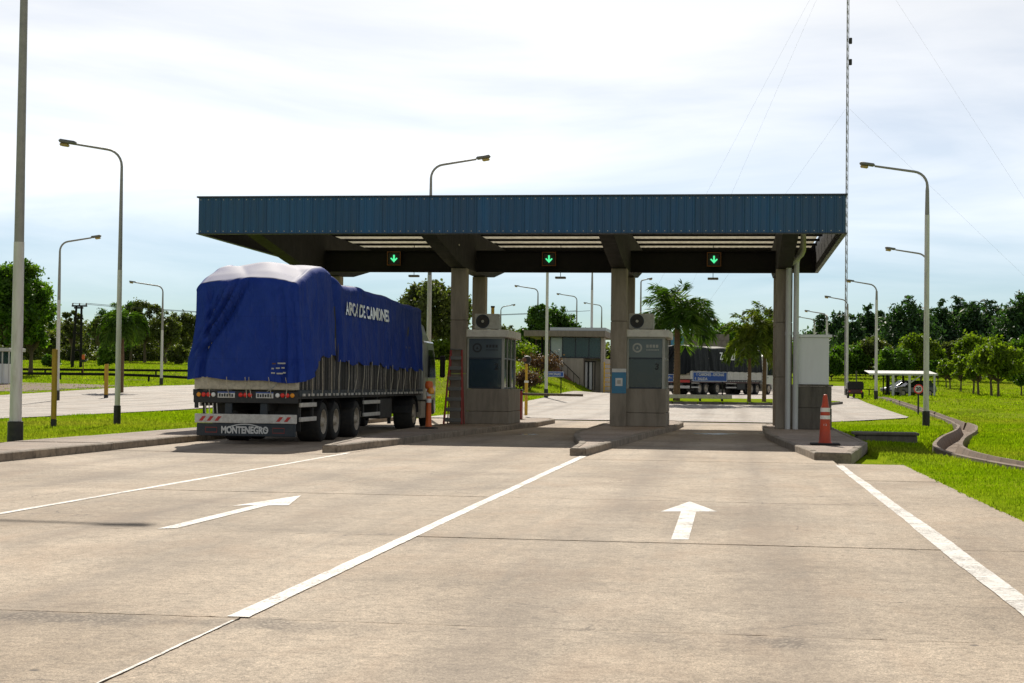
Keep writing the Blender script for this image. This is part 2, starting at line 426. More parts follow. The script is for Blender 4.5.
mat('red_light', (0.75, 0.03, 0.02), 0.2, var=0.05, bmp=0)
mat('amber_light', (0.85, 0.33, 0.02), 0.2, var=0.05, bmp=0)
mat('clear_light', (0.8, 0.8, 0.78), 0.2, var=0.05, bmp=0)
mat('white_wall', (0.80, 0.81, 0.82), 0.7, var=0.08, scale=1.2, dirt=0.12, dirtcol=(0.45, 0.42, 0.36), bmp=0.08, streak=True)
mat('white_roof', (0.68, 0.66, 0.60), 0.75, var=0.15, scale=3, dirt=0.35, dirtcol=(0.3, 0.26, 0.2))
mat('frame_grey', (0.42, 0.42, 0.38), 0.5, var=0.15, dirt=0.3, dirtcol=(0.2, 0.17, 0.13))
mat('pvc', (0.55, 0.56, 0.56), 0.35, var=0.12, scale=2, dirt=0.3, dirtcol=(0.25, 0.23, 0.2), bmp=0.02, streak=True)
mat('ac_white', (0.42, 0.42, 0.38), 0.5, var=0.15, dirt=0.4, dirtcol=(0.15, 0.13, 0.1))
mat('rubber', (0.018, 0.018, 0.018), 0.8, var=0.3, dirt=0.35, dirtcol=(0.09, 0.07, 0.05), bmp=0.3)
mat('chassis', (0.02, 0.021, 0.023), 0.6, var=0.35, dirt=0.4, dirtcol=(0.07, 0.055, 0.045))
mat('chassis_blue', (0.018, 0.028, 0.04), 0.55, var=0.3, dirt=0.35, dirtcol=(0.07, 0.06, 0.05))
mat('rim', (0.48, 0.42, 0.34), 0.5, metal=0.2, var=0.25, dirt=0.45, dirtcol=(0.12, 0.09, 0.07))
mat('bumper_white', (0.62, 0.60, 0.56), 0.5, var=0.2, scale=5, dirt=0.45, dirtcol=(0.22, 0.18, 0.14))
mat('wood_white', (0.55, 0.50, 0.40), 0.7, var=0.3, scale=6, dirt=0.55, dirtcol=(0.16, 0.12, 0.08))
mat('stake', (0.21, 0.19, 0.17), 0.75, var=0.4, scale=9, dirt=0.6, dirtcol=(0.04, 0.035, 0.03), objrand=0.8)
mat('plate', (0.66, 0.66, 0.64), 0.4, var=0.1, dirt=0.2)
mat('plate_blue', (0.02, 0.07, 0.32), 0.4, var=0.1)
mat('ink_black', (0.015, 0.015, 0.015), 0.6, var=0.1)
mat('cab_silver', (0.30, 0.31, 0.31), 0.32, metal=0.35, var=0.1, dirt=0.3, dirtcol=(0.15, 0.13, 0.11), coat=0.5, bmp=0)
mat('cab_white', (0.62, 0.63, 0.62), 0.35, var=0.1, dirt=0.25, coat=0.4, bmp=0)
mat('chevron_red', (0.50, 0.03, 0.025), 0.4)
mat('sign_blue', (0.012, 0.075, 0.36), 0.4, var=0.1, dirt=0.1)
mat('sign_cyan', (0.03, 0.19, 0.34), 0.4, var=0.15, dirt=0.1)
mat('car_black', (0.012, 0.016, 0.017), 0.25, coat=0.8, bmp=0, var=0.1)
mat('car_green', (0.03, 0.042, 0.042), 0.3, coat=0.8, bmp=0, var=0.1)
mat('maroon', (0.07, 0.016, 0.022), 0.5, var=0.2, dirt=0.3)
mat('canvas_black', (0.014, 0.013, 0.014), 0.8)
mat('brick_red', (0.22, 0.10, 0.06), 0.85, var=0.3, dirt=0.3)
mat('plaster', (0.40, 0.35, 0.29), 0.85, var=0.15, dirt=0.25, streak=True)
mat('roof_edge', (0.24, 0.20, 0.16), 0.85, var=0.25, dirt=0.4, streak=True)
mat('roof_metal', (0.45, 0.47, 0.48), 0.4, metal=0.4, var=0.15)
mat('block_wall', (0.20, 0.18, 0.15), 0.9, var=0.25, dirt=0.4)
mat('bark', (0.10, 0.075, 0.05), 0.95, var=0.4, scale=5, bmp=0.6, bscale=14)
mat('palm_bark', (0.15, 0.09, 0.05), 0.95, var=0.4, scale=8, bmp=0.6, bscale=18)
mat('wire', (0.05, 0.05, 0.05), 0.6, bmp=0)
mat('mast_paint', (0.30, 0.29, 0.28), 0.6)
mat('dirt', (0.16, 0.10, 0.055), 0.95, var=0.3)
mat('canopy_white', (0.62, 0.62, 0.58), 0.6, dirt=0.25)
mat('seat_dark', (0.03, 0.03, 0.035), 0.7)
glass('glass_booth', (0.035, 0.062, 0.082), 0.18)
glass('glass_upper', (0.11, 0.14, 0.155), 0.12)
glass('glass_office', (0.025, 0.07, 0.085), 0.25)
glass('glass_pale', (0.42, 0.48, 0.46), 0.15)
glass('glass_car', (0.012, 0.018, 0.02), 0.25)
emit('arrow_green', (0.10, 0.95, 0.38), 1.0)
mat('signal_frame', (0.20, 0.075, 0.015), 0.6, dirt=0.5)
mat('drain_concrete', (0.22, 0.155, 0.105), 0.9, var=0.4, scale=1.6, dirt=0.75, dirtcol=(0.10, 0.065, 0.04), bmp=0.4, bscale=30)
def skylight_material(name):
    """old fibreglass roofing that lets some daylight through"""
    mt, nt, nd, lk, out = nodes_of(name)
    d = nd.new('ShaderNodeBsdfDiffuse'); d.inputs[0].default_value = (0.6, 0.56, 0.45, 1)
    t = nd.new('ShaderNodeBsdfTranslucent'); t.inputs[0].default_value = (0.52, 0.48, 0.37, 1)
    n = noise(nt, worldpos(nt), 2.5, 5, 0.65)
    mx = nd.new('ShaderNodeMixShader'); lk.new(ramp(nt, n, [(0.3, 0.25), (0.7, 0.6)]), mx.inputs[0])
    lk.new(d.outputs[0], mx.inputs[1]); lk.new(t.outputs[0], mx.inputs[2]); lk.new(mx.outputs[0], out.inputs[0]); M[name] = mt
skylight_material('fibreglass')
leafmat('leaf_dark', (0.028, 0.068, 0.012), (0.055, 0.12, 0.018), (0.10, 0.18, 0.025), 0.46)
leafmat('leaf_mid', (0.042, 0.10, 0.010), (0.085, 0.175, 0.015), (0.15, 0.245, 0.025), 0.52)
leafmat('leaf_light', (0.075, 0.13, 0.008), (0.14, 0.21, 0.014), (0.22, 0.28, 0.022), 0.55)
leafmat('leaf_olive', (0.05, 0.068, 0.02), (0.09, 0.115, 0.03), (0.15, 0.17, 0.045), 0.48)
leafmat('needle', (0.024, 0.058, 0.022), (0.040, 0.092, 0.032), (0.07, 0.135, 0.04), 0.38, 0.35)
leafmat('palm_leaf', (0.035, 0.085, 0.008), (0.075, 0.15, 0.014), (0.14, 0.22, 0.025), 0.45)
leafmat('palm_yellow', (0.05, 0.085, 0.008), (0.11, 0.16, 0.012), (0.21, 0.24, 0.025), 0.40)
leafmat('shrub_red', (0.06, 0.035, 0.02), (0.12, 0.06, 0.035), (0.18, 0.11, 0.05), 0.30, 1.5)
blade_material('grass_blade')

# ------------------------------------------------------------------ objects
def link(o): scene.collection.objects.link(o); return o
def tag(o, label=None, cat=None, group=None, kind=None):
    if label: o['label'] = label
    if cat: o['category'] = cat
    if group: o['group'] = group
    if kind: o['kind'] = kind
    return o
def thing(name, loc, label, cat, rz=0.0, group=None):
    o = bpy.data.objects.new(name, None); link(o)
    o.empty_display_size = 0.2
    o.location = loc; o.rotation_euler = (0, 0, rz)
    return tag(o, label, cat, group)
def copy_tree(o, parent=None, **kw):
    c = o.copy(); link(c); c.parent = parent
    for ch in list(o.children): copy_tree(ch, c)
    return c
def inst(name, me, material, parent=None, loc=(0, 0, 0), rz=0.0):
    if material and not me.materials: me.materials.append(M[material])
    o = bpy.data.objects.new(name, me); link(o)
    o.location = loc; o.rotation_euler = (0, 0, rz); o.parent = parent
    return o

class MB:
    """collects boxes, tubes, lathes and prisms into one mesh"""
    def __init__(s): s.v = []; s.f = []; s.smooth = False
    def add(s, vs, fs):
        b = len(s.v); s.v += [tuple(v) for v in vs]; s.f += [tuple(i + b for i in f) for f in fs]; return s
    def box(s, lo, hi, ch=0.0, rot=None, org=None):
        x0, y0, z0 = lo; x1, y1, z1 = hi
        if ch <= 0:
            vs = [(x0, y0, z0), (x1, y0, z0), (x1, y1, z0), (x0, y1, z0), (x0, y0, z1), (x1, y0, z1), (x1, y1, z1), (x0, y1, z1)]
            fs = [(0, 3, 2, 1), (4, 5, 6, 7), (0, 1, 5, 4), (1, 2, 6, 5), (2, 3, 7, 6), (3, 0, 4, 7)]
        else:
            ch = min(ch, (x1 - x0) * .45, (y1 - y0) * .45, (z1 - z0) * .45)
            vs, fs, idx = [], [], {}
            X, Y, Z = (x0, x1), (y0, y1), (z0, z1)
            sg = (1, -1)
            for i in (0, 1):
                for j in (0, 1):
                    for k in (0, 1):
                        for a in range(3):
                            p = [X[i], Y[j], Z[k]]
                            o_ = [sg[i], sg[j], sg[k]]
                            for b in range(3):
                                if b != a: p[b] += o_[b] * ch
                            idx[i, j, k, a] = len(vs); vs.append(tuple(p))
            q = idx
            for i in (0, 1):
                fs.append((q[i,0,0,0], q[i,1,0,0], q[i,1,1,0], q[i,0,1,0]) if i else (q[i,0,0,0], q[i,0,1,0], q[i,1,1,0], q[i,1,0,0]))
                fs.append((q[0,i,0,1], q[0,i,1,1], q[1,i,1,1], q[1,i,0,1]) if i else (q[0,i,0,1], q[1,i,0,1], q[1,i,1,1], q[0,i,1,1]))
                fs.append((q[0,0,i,2], q[1,0,i,2], q[1,1,i,2], q[0,1,i,2]) if i else (q[0,0,i,2], q[0,1,i,2], q[1,1,i,2], q[1,0,i,2]))
            for i in (0, 1):
                for j in (0, 1):
                    fs.append((q[i,j,0,0], q[i,j,1,0], q[i,j,1,1], q[i,j,0,1]))
                    fs.append((q[i,0,j,0], q[i,1,j,0], q[i,1,j,2], q[i,0,j,2]))
                    fs.append((q[0,i,j,1], q[1,i,j,1], q[1,i,j,2], q[0,i,j,2]))
                    for k in (0, 1): fs.append((q[i,j,k,0], q[i,j,k,1], q[i,j,k,2]))
        if rot is not None:
            o_ = Vector(org if org is not None else ((x0 + x1) / 2, (y0 + y1) / 2, (z0 + z1) / 2))
            vs = [tuple(rot @ (Vector(v) - o_) + o_) for v in vs]
        return s.add(vs, fs)
    def tube(s, pts, rad, n=10, cap=True):
        pts = [Vector(p) for p in pts]
        if isinstance(rad, (int, float)): rad = [rad] * len(pts)
        rings = []
        prev = None
        for i, p in enumerate(pts):
            d = (pts[min(i + 1, len(pts) - 1)] - pts[max(i - 1, 0)]).normalized()
            ref = prev if prev is not None else (Vector((1, 0, 0)) if abs(d.x) < 0.9 else Vector((0, 1, 0)))
            a = (ref - d * ref.dot(d)).normalized(); b = d.cross(a); prev = a
            rings.append([p + (a * math.cos(t) + b * math.sin(t)) * rad[i] for t in [2 * math.pi * k / n for k in range(n)]])
        vs = [v for r_ in rings for v in r_]
        fs = []
        for i in range(len(pts) - 1):
            for k in range(n):
                k2 = (k + 1) % n
                fs.append((i * n + k, i * n + k2, (i + 1) * n + k2, (i + 1) * n + k))
        if cap:
            fs.append(tuple(range(n - 1, -1, -1))); fs.append(tuple((len(pts) - 1) * n + k for k in range(n)))
        return s.add(vs, fs)
    def lathe(s, prof, n=20, org=(0, 0, 0), axis='z', cap=True):
        vs, fs = [], []
        for r_, z in prof:
            for k in range(n):
                t = 2 * math.pi * k / n
                a, b = r_ * math.cos(t), r_ * math.sin(t)
                if axis == 'z': v = (a, b, z)
                elif axis == 'x': v = (z, a, b)
                else: v = (b, z, a)
                vs.append((v[0] + org[0], v[1] + org[1], v[2] + org[2]))
        for i in range(len(prof) - 1):
            for k in range(n):
                k2 = (k + 1) % n
                fs.append((i * n + k, i * n + k2, (i + 1) * n + k2, (i + 1) * n + k))
        if cap: fs.append(tuple(range(n - 1, -1, -1))); fs.append(tuple((len(prof) - 1) * n + k for k in range(n)))
        return s.add(vs, fs)
    def prism(s, poly, z0, z1):
        n = len(poly)
        vs = [(p[0], p[1], z0) for p in poly] + [(p[0], p[1], z1) for p in poly]
        fs = [tuple(range(n - 1, -1, -1)), tuple(range(n, 2 * n))]
        fs += [(i, (i + 1) % n, n + (i + 1) % n, n + i) for i in range(n)]
        return s.add(vs, fs)
    def xprism(s, poly, x0, x1):
        """outline in (y, z) extruded along x"""
        n = len(poly)
        vs = [(x0, p[0], p[1]) for p in poly] + [(x1, p[0], p[1]) for p in poly]
        fs = [tuple(range(n)), tuple(range(2 * n - 1, n - 1, -1))]
        fs += [(i, n + i, n + (i + 1) % n, (i + 1) % n) for i in range(n)]
        return s.add(vs, fs)
    def yprism(s, poly, y0, y1):
        """outline in (x, z) extruded along y"""
        n = len(poly)
        vs = [(p[0], y0, p[1]) for p in poly] + [(p[0], y1, p[1]) for p in poly]
        fs = [tuple(range(n)), tuple(range(2 * n - 1, n - 1, -1))]
        fs += [(i, n + i, n + (i + 1) % n, (i + 1) % n) for i in range(n)]
        return s.add(vs, fs)
    def mesh(s, name='part', smooth=None):
        me = bpy.data.meshes.new(name)
        me.from_pydata(s.v, [], s.f)
        bm = bmesh.new(); bm.from_mesh(me); bmesh.ops.recalc_face_normals(bm, faces=bm.faces)
        if smooth:
            for f in bm.faces: f.smooth = True
            for e in bm.edges:
                if len(e.link_faces) == 2 and e.calc_face_angle(0) > smooth: e.smooth = False
        bm.to_mesh(me); bm.free()
        return me
    def build(s, name, material, parent=None, smooth=None, loc=(0, 0, 0), rz=0.0):
        return inst(name, s.mesh(name, smooth), material, parent, loc, rz)
SM = R(40)

_dg = None
def text_mesh(txt, size, depth=0.004, bold=0.0, width=1.0):
    cu = bpy.data.curves.new('lettering', 'FONT'); cu.body = txt; cu.size = size
    cu.extrude = depth; cu.offset = bold; cu.align_x = 'CENTER'; cu.align_y = 'CENTER'; cu.resolution_u = 3
    o = bpy.data.objects.new('lettering', cu); link(o)
    bpy.context.view_layer.update()
    dg = bpy.context.evaluated_depsgraph_get()
    me = bpy.data.meshes.new_from_object(o.evaluated_get(dg))
    bpy.data.objects.remove(o); bpy.data.curves.remove(cu)
    me.materials.clear()
    if width != 1.0:
        for v in me.vertices: v.co.x *= width
    return me
def letter(name, txt, size, material, parent, loc, rot, bold=0.0, width=1.0, depth=0.003):
    me = text_mesh(txt, size, depth, bold, width)
    me.materials.append(M[material])
    o = bpy.data.objects.new(name, me); link(o); o.parent = parent
    o.location = loc; o.rotation_euler = rot
    return o
FACE_CAM = (R(90), 0, 0)          # lettering upright, read from -Y
FACE_RIGHT = (R(90), 0, R(90))    # read from +X

# ================================================================== THE GROUND
rng = np.random.default_rng(7)
RND = random.Random(11)
DITCH = [Vector((8.0, 8, 0)), Vector((7.3, 18, 0)), Vector((6.6, 25.5, 0)), gpt(1080, 474), gpt(1024, 466), gpt(985, 459), gpt(955, 452), gpt(946, 446), gpt(952, 438), gpt(966, 431), gpt(968, 426), gpt(952, 420), gpt(930, 412), gpt(905, 404), gpt(880, 397)]
SWALES = [[gpt(945, 414), gpt(970, 411.5), gpt(1024, 409.5), gpt(1090, 408)],
          [Vector((-130, 150, 0)), Vector((-90, 152, 0)), Vector((-58, 156, 0)), Vector((-40, 158, 0))],
          [Vector((-130, 185, 0)), Vector((-90, 186, 0)), Vector((-50, 188, 0))]]
def polydist(x, y, pts):
    d = np.full(np.shape(x), 1e9)
    for a, b in zip(pts[:-1], pts[1:]):
        ax, ay, bx, by = a.x, a.y, b.x, b.y
        L = (bx - ax) ** 2 + (by - ay) ** 2
        t = np.clip(((x - ax) * (bx - ax) + (y - ay) * (by - ay)) / L, 0, 1)
        d = np.minimum(d, np.hypot(x - ax - t * (bx - ax), y - ay - t * (by - ay)))
    return d
XL, XR = -13.65, 3.47          # kerb on the left, edge of the concrete on the right
def land(x, y):
    z = hgt(x, y)
    z = z + 0.025 * np.sin(x * 0.9 + y * 0.31) * np.sin(y * 0.53 - x * 0.2)
    z = z - 0.62 * ss(0.66, 0.36, polydist(x, y, DITCH))
    z = z - 0.6 * ss(1.2, 0.4, polydist(x, y, SWALES[0]))
    for s_ in SWALES[1:]: z = z - 0.9 * ss(3.0, 1.0, polydist(x, y, s_))
    z = np.where((x > -15.9) & (x < 3.42) & (y < 70), -0.14, z)
    return z
def steps(*segs):
    out = []
    for a, b, st in segs: out += list(np.arange(a, b - 1e-6, st))
    return np.array(sorted(set(np.round(out, 3))))
gx = steps((-620, -60, 20), (-60, -16, 1.4), (-16, -15.85, 0.14), (-15.8, 3.2, 1.5), (3.2, 3.36, 0.1), (3.40, 3.5, 0.07), (3.5, 13, 0.2), (13, 40, 1.2), (40, 160, 5), (160, 641, 20))
gy = steps((-30, 16, 2), (16, 110, 0.4), (110, 300, 2.5), (300, 1500, 40))
GX, GY = np.meshgrid(gx, gy, indexing='ij')
GZ = land(GX, GY)
me = bpy.data.meshes.new('ground')
nx, ny = GX.shape
ii, jj = np.meshgrid(np.arange(nx - 1), np.arange(ny - 1), indexing='ij')
a_ = (ii * ny + jj).ravel()
quads = np.stack([a_, a_ + ny, a_ + ny + 1, a_ + 1], 1)
me.from_pydata(np.stack([GX.ravel(), GY.ravel(), GZ.ravel()], 1).tolist(), [], quads.tolist())
for p_ in me.polygons: p_.use_smooth = True
ground = inst('ground', me, 'grass'); tag(ground, 'mown green grass land rising gently to the tree lines', None, kind='structure')

def strip(name, ys, xl, xr, material, lift=0.035, nsub=10, kind='structure', label=None):
    vs, fs = [], []
    for y in ys:
        a, b = xl(y), xr(y)
        for k in range(nsub + 1):
            x = a + (b - a) * k / nsub
            vs.append((x, y, H(x, y) + lift))
    n = nsub + 1
    for i in range(len(ys) - 1):
        for k in range(nsub): fs.append((i * n + k, i * n + k + 1, (i + 1) * n + k + 1, (i + 1) * n + k))
    me = bpy.data.meshes.new(name); me.from_pydata(vs, [], fs)
    o = inst(name, me, material); tag(o, label, None, kind=kind); return o
def interp(pts):
    ys = [p[1] for p in pts]; xs = [p[0] for p in pts]
    return lambda y: float(np.interp(y, ys, xs))
lawn_edge = interp([(-13.7, 69), (-13.9, 95), (-13.6, 115), (-13.2, 135), (-11.5, 150), (-9, 170), (-4, 200)])
t1 = gpt(911, 418)
apron_edge = interp([(3.45, 69), (3.6, 71.5), (t1.x, t1.y), (gpt(889, 411).x, gpt(889, 411).y), (gpt(866, 403).x, gpt(866, 403).y), (gpt(846, 396).x, gpt(846, 396).y), (14, 200)])
strip('exit_road', np.arange(69.5, 201, 2.0), lawn_edge, apron_edge, 'concrete_far', 0.03, 14, label='pale concrete road beyond the toll lanes')
strip('carriageway', np.arange(20, 321, 2.5), lambda y: -47 - 0.05 * max(0, y - 60), lambda y: -27.2 - 0.03 * max(0, y - 60), 'concrete_far', 0.04, 12, label='pale concrete carriageway left of the toll plaza')
strip('dirt_track', np.arange(112, 136, 2.0), lambda y: -88 + 3 * math.sin(y), lambda y: -52 + 1.5 * math.sin(y * 1.3), 'dirt', 0.02, 8, label='bare brown dirt patch in the grass beyond the left carriageway')

# --- the plaza: a sub-base carrying concrete slabs one by one
m_ = MB().box((-15.8, -14, -0.40), (3.3, 70, -0.17))
road = m_.build('road', 'dirt'); tag(road, 'concrete toll plaza road laid in big slabs with open joints', None, kind='structure')
cols = [XL, -8.45, -3.28, 2.115, XR]
rows = [10.43 + 5.86 * k for k in range(-4, 11)]
slab_cache = {}
def ragged_slab(w, d):
    """slab whose arrises have crumbled a little along the joints"""
    pts = []
    for (ax, ay, bx, by, nx_, ny_) in ((0, 0, w, 0, 0, 1), (w, 0, w, d, -1, 0), (w, d, 0, d, 0, -1), (0, d, 0, 0, 1, 0)):
        L_ = math.hypot(bx - ax, by - ay); n = int(L_ / 0.07); wv = 0
        for k in range(n):
            t = k / n; wv = 0.75 * wv + RND.gauss(0, 0.003)
            e = 0.005 + abs(wv) + (RND.uniform(0.008, 0.03) if RND.random() < 0.05 else 0)
            if k == 0: e = 0.007
            pts.append((ax + (bx - ax) * t + nx_ * e + (0.007 if k == 0 and nx_ == 0 and ax == 0 else 0), ay + (by - ay) * t + ny_ * e))
    return MB().prism(pts, -0.16, 0.0).mesh('concrete_slab')
for i in range(4):
    for j in range(len(rows) - 1):
        y0, y1 = rows[j], rows[j + 1]
        if i == 3 and y0 > 33: continue
        if i == 3 and y1 > 33: y1 = 33.9
        key = (i, j)
        w, d = cols[i + 1] - cols[i], y1 - y0
        if key not in slab_cache:
            slab_cache[key] = ragged_slab(w, d)
        o = inst('concrete_slab', slab_cache[key], 'concrete_road', road, (cols[i], y0, RND.uniform(-0.004, 0.003)))
# worn, spalled strip of exposed stones along the nearest joint
def gravel(name, n, x0, x1, y0, y1, seed):
    r_ = np.random.default_rng(seed); mb = MB()
    for _ in range(n):
        x, y = r_.uniform(x0, x1), y0 + (y1 - y0) * min(1, abs(r_.normal(0, 0.45)))
        s_ = r_.uniform(0.004, 0.009); a = r_.uniform(0, 6.3)
        pts = [(x + s_ * math.cos(a + k * 1.57) * (1 if k % 2 else 0.7), y + s_ * math.sin(a + k * 1.57)) for k in range(4)]
        b = len(mb.v)
        mb.v += [(p[0], p[1], 0.001) for p in pts] + [(x, y, 0.002 + s_ * 0.3)]
        mb.f += [(b, b + 1, b + 4), (b + 1, b + 2, b + 4), (b + 2, b + 3, b + 4), (b + 3, b, b + 4)]
    o = mb.build(name, 'pebble', road); o['kind'] = 'stuff'; return o
mat('pebble', (0.40, 0.35, 0.29), 0.9, var=0.5, scale=30)

# --- painted markings
def line_mark(x, y0, y1, w, name='lane_line', seed=0, z=0.006):
    r_ = np.random.default_rng(seed); mb = MB(); n = int((y1 - y0) / 0.12)
    jl = np.cumsum(r_.normal(0, 0.002, n + 1)); jr = np.cumsum(r_.normal(0, 0.002, n + 1))
    jl -= np.linspace(0, jl[-1], n + 1); jr -= np.linspace(0, jr[-1], n + 1)
    for k in range(n + 1):
        y = y0 + (y1 - y0) * k / n
        mb.v += [(x - w / 2 + jl[k] + r_.normal(0, .002), y, z), (x + w / 2 + jr[k] + r_.normal(0, .002), y, z)]
    mb.f = [(2 * k, 2 * k + 1, 2 * k + 3, 2 * k + 2) for k in range(n)]
    return mb.build(name, 'road_paint', road)
line_mark(-3.30, 10.45, 35.2, 0.15, seed=1)
line_mark(-3.28, 3, 10.3, 0.019, seed=2)
line_mark(-8.45, 4, 34.6, 0.105, seed=3)
line_mark(2.115, 4, 33.3, 0.155, seed=4)
def arrow_mark(pts, name='arrow_marking', z=0.006):
    mb = MB(); mb.v = [(p[0], p[1], z) for p in pts]
    mb.f = [(0, 1, 5, 6), (2, 3, 4), (1, 2, 4), (1, 4, 5)] if len(pts) == 7 else []
    me = bpy.data.meshes.new(name); me.from_pydata(mb.v, [], [(0, 1, 5, 6), (1, 2, 3), (1, 3, 5), (5, 3, 4)])
    return inst(name, me, 'road_paint', road)
arrow_mark([(-0.64, 16.62), (-0.66, 20.32), (-0.91, 20.22), (-0.60, 22.1), (-0.21, 20.45), (-0.47, 20.34), (-0.46, 16.66)])
arrow_mark([(-6.06, 16.35), (-6.03, 19.75), (-6.27, 19.55), (-5.94, 21.6), (-5.62, 19.85), (-5.86, 19.75), (-5.89, 16.5)])

# --- shallow puddles in the shade
def puddle(px, py, rx, ry, label, seed):
    r_ = random.Random(seed); p = atZ(px, py, 0.0); n = 30
    mb = MB(); mb.v = [(0, 0, 0)]
    ph = [r_.uniform(0, 6.28) for _ in range(4)]
    for k in range(n):
        a = 2 * math.pi * k / n; q = 1 + 0.22 * math.sin(2 * a + ph[0]) + 0.16 * math.sin(3 * a + ph[1]) + 0.1 * math.sin(7 * a + ph[2])
        mb.v.append((rx * q * math.cos(a), ry * q * math.sin(a), 0))
    mb.f = [(0, 1 + k, 1 + (k + 1) % n) for k in range(n)]
    me = bpy.data.meshes.new('puddle'); me.from_pydata(mb.v, [], mb.f)
    o = inst('puddle', me, 'wet', None, (p.x, p.y, 0.0075)); tag(o, label, 'puddle', 'puddles on the toll lanes')
mat('wet', (0.05, 0.042, 0.035), 0.08, var=0.3, scale=4, bmp=0.0, spec=0.6)
puddle(716, 434, 0.55, 0.8, 'larger shallow puddle in the shade of the right lane', 1)
puddle(764, 433, 0.22, 0.5, 'small puddle close to the right island kerb', 2)
puddle(528, 434.5, 0.28, 0.5, 'small shallow puddle in the shade of the middle lane', 3)

# --- kerbs, islands and the footpath
def offset_poly(poly, d):
    n = len(poly); out = []
    for i in range(n):
        p0, p1, p2 = Vector(poly[i - 1]), Vector(poly[i]), Vector(poly[(i + 1) % n])
        e1, e2 = (p1 - p0).normalized(), (p2 - p1).normalized()
        n1, n2 = Vector((-e1.y, e1.x)), Vector((-e2.y, e2.x))
        b = (n1 + n2); b = b / max(b.length_squared / 2, 0.35)
        out.append(p1 + b * d)
    return out
def kerb_run(path_out, path_in, parent, z1, z0=-0.1, step=1.0, closed=True, name='kerb_stone'):
    n = len(path_out)
    for i in range(n if closed else n - 1):
        a, b = Vector(path_out[i]), Vector(path_out[(i + 1) % n]); c, d = Vector(path_in[i]), Vector(path_in[(i + 1) % n])
        k = max(1, int(round((b - a).length / step)))
        for q in range(k):
            t0, t1 = q / k + 0.006 / max(0.3, (b - a).length), (q + 1) / k - 0.006 / max(0.3, (b - a).length)
            dz = RND.uniform(-0.006, 0.006)
            A, B, C_, D = a.lerp(b, t0), a.lerp(b, t1), c.lerp(d, t1), c.lerp(d, t0)
            ch = 0.022
            An, Bn = A.lerp(D, 0.15), B.lerp(C_, 0.15)
            o = Vector((A.x, A.y, 0))
            mb = MB(); zt = z1 + dz
            mb.v = [(p.x - o.x, p.y - o.y, z) for p, z in ((A, z0), (B, z0), (C_, z0), (D, z0), (A, zt - ch), (B, zt - ch), (An, zt), (Bn, zt), (C_, zt), (D, zt))]
            mb.f = [(3, 2, 1, 0), (0, 1, 5, 4), (4, 5, 7, 6), (6, 7, 8, 9), (2, 3, 9, 8), (0, 4, 6, 9, 3), (1, 2, 8, 7, 5)]
            mb.build(name, 'kerb', parent, loc=o)
def island(poly, label, z=0.17):
    t = thing('traffic_island', (poly[0][0], poly[0][1], 0), label, 'traffic island', group='kerbed islands between the toll lanes')
    o2 = Vector(poly[0]); loc = [Vector(p) - o2 for p in poly]
    inn = offset_poly(loc, 0.15)
    MB().prism([(p.x, p.y) for p in offset_poly(loc, 0.13)], -0.1, z - 0.012).build('paving', 'pavement', t)
    kerb_run(loc, inn, t, z)
    return t
island([(-9.05, 34.6), (-8.75, 34.75), (-8.35, 40), (-8.15, 46), (-7.15, 58.5), (-7.15, 64), (-7.5, 65.6), (-9.6, 65.6), (-9.95, 63), (-9.95, 47), (-9.6, 41)], 'long kerbed island between the blue truck and the middle lane')
island([(-3.62, 35.4), (-3.25, 35.3), (-2.72, 46), (-2.05, 56), (-1.95, 62), (-2.3, 64.6), (-4.4, 64.6), (-4.75, 62), (-4.75, 48), (-4.4, 44), (-3.75, 39)], 'pointed kerbed island carrying the booth numbered 3')
island([(1.72, 35.4), (2.5, 35.3), (3.42, 42.5), (3.42, 60), (3.2, 62), (1.3, 62), (1.0, 60), (0.95, 49), (1.25, 43)], 'right kerbed island with the cone and the white cabin')

fp = thing('footpath', (XL, 18, 0), 'raised footpath with worn concrete kerb along the left of the road', 'footpath')
fp['kind'] = 'structure'
del fp['category']
kp = [(0, 0), (0, 46)]
kerb_run([(0, 46), (0, 0)], [(-0.16, 46), (-0.16, 0)], fp, 0.17, -0.14, 1.0, closed=False)
for k in range(23):
    MB().box((-2.35, 2.0 * k + 0.012, -0.13), (-0.165, 2.0 * k + 1.99, 0.155), 0.01).build('paving_slab', 'pavement', fp, loc=(0, 0, RND.uniform(-0.006, 0.004)))

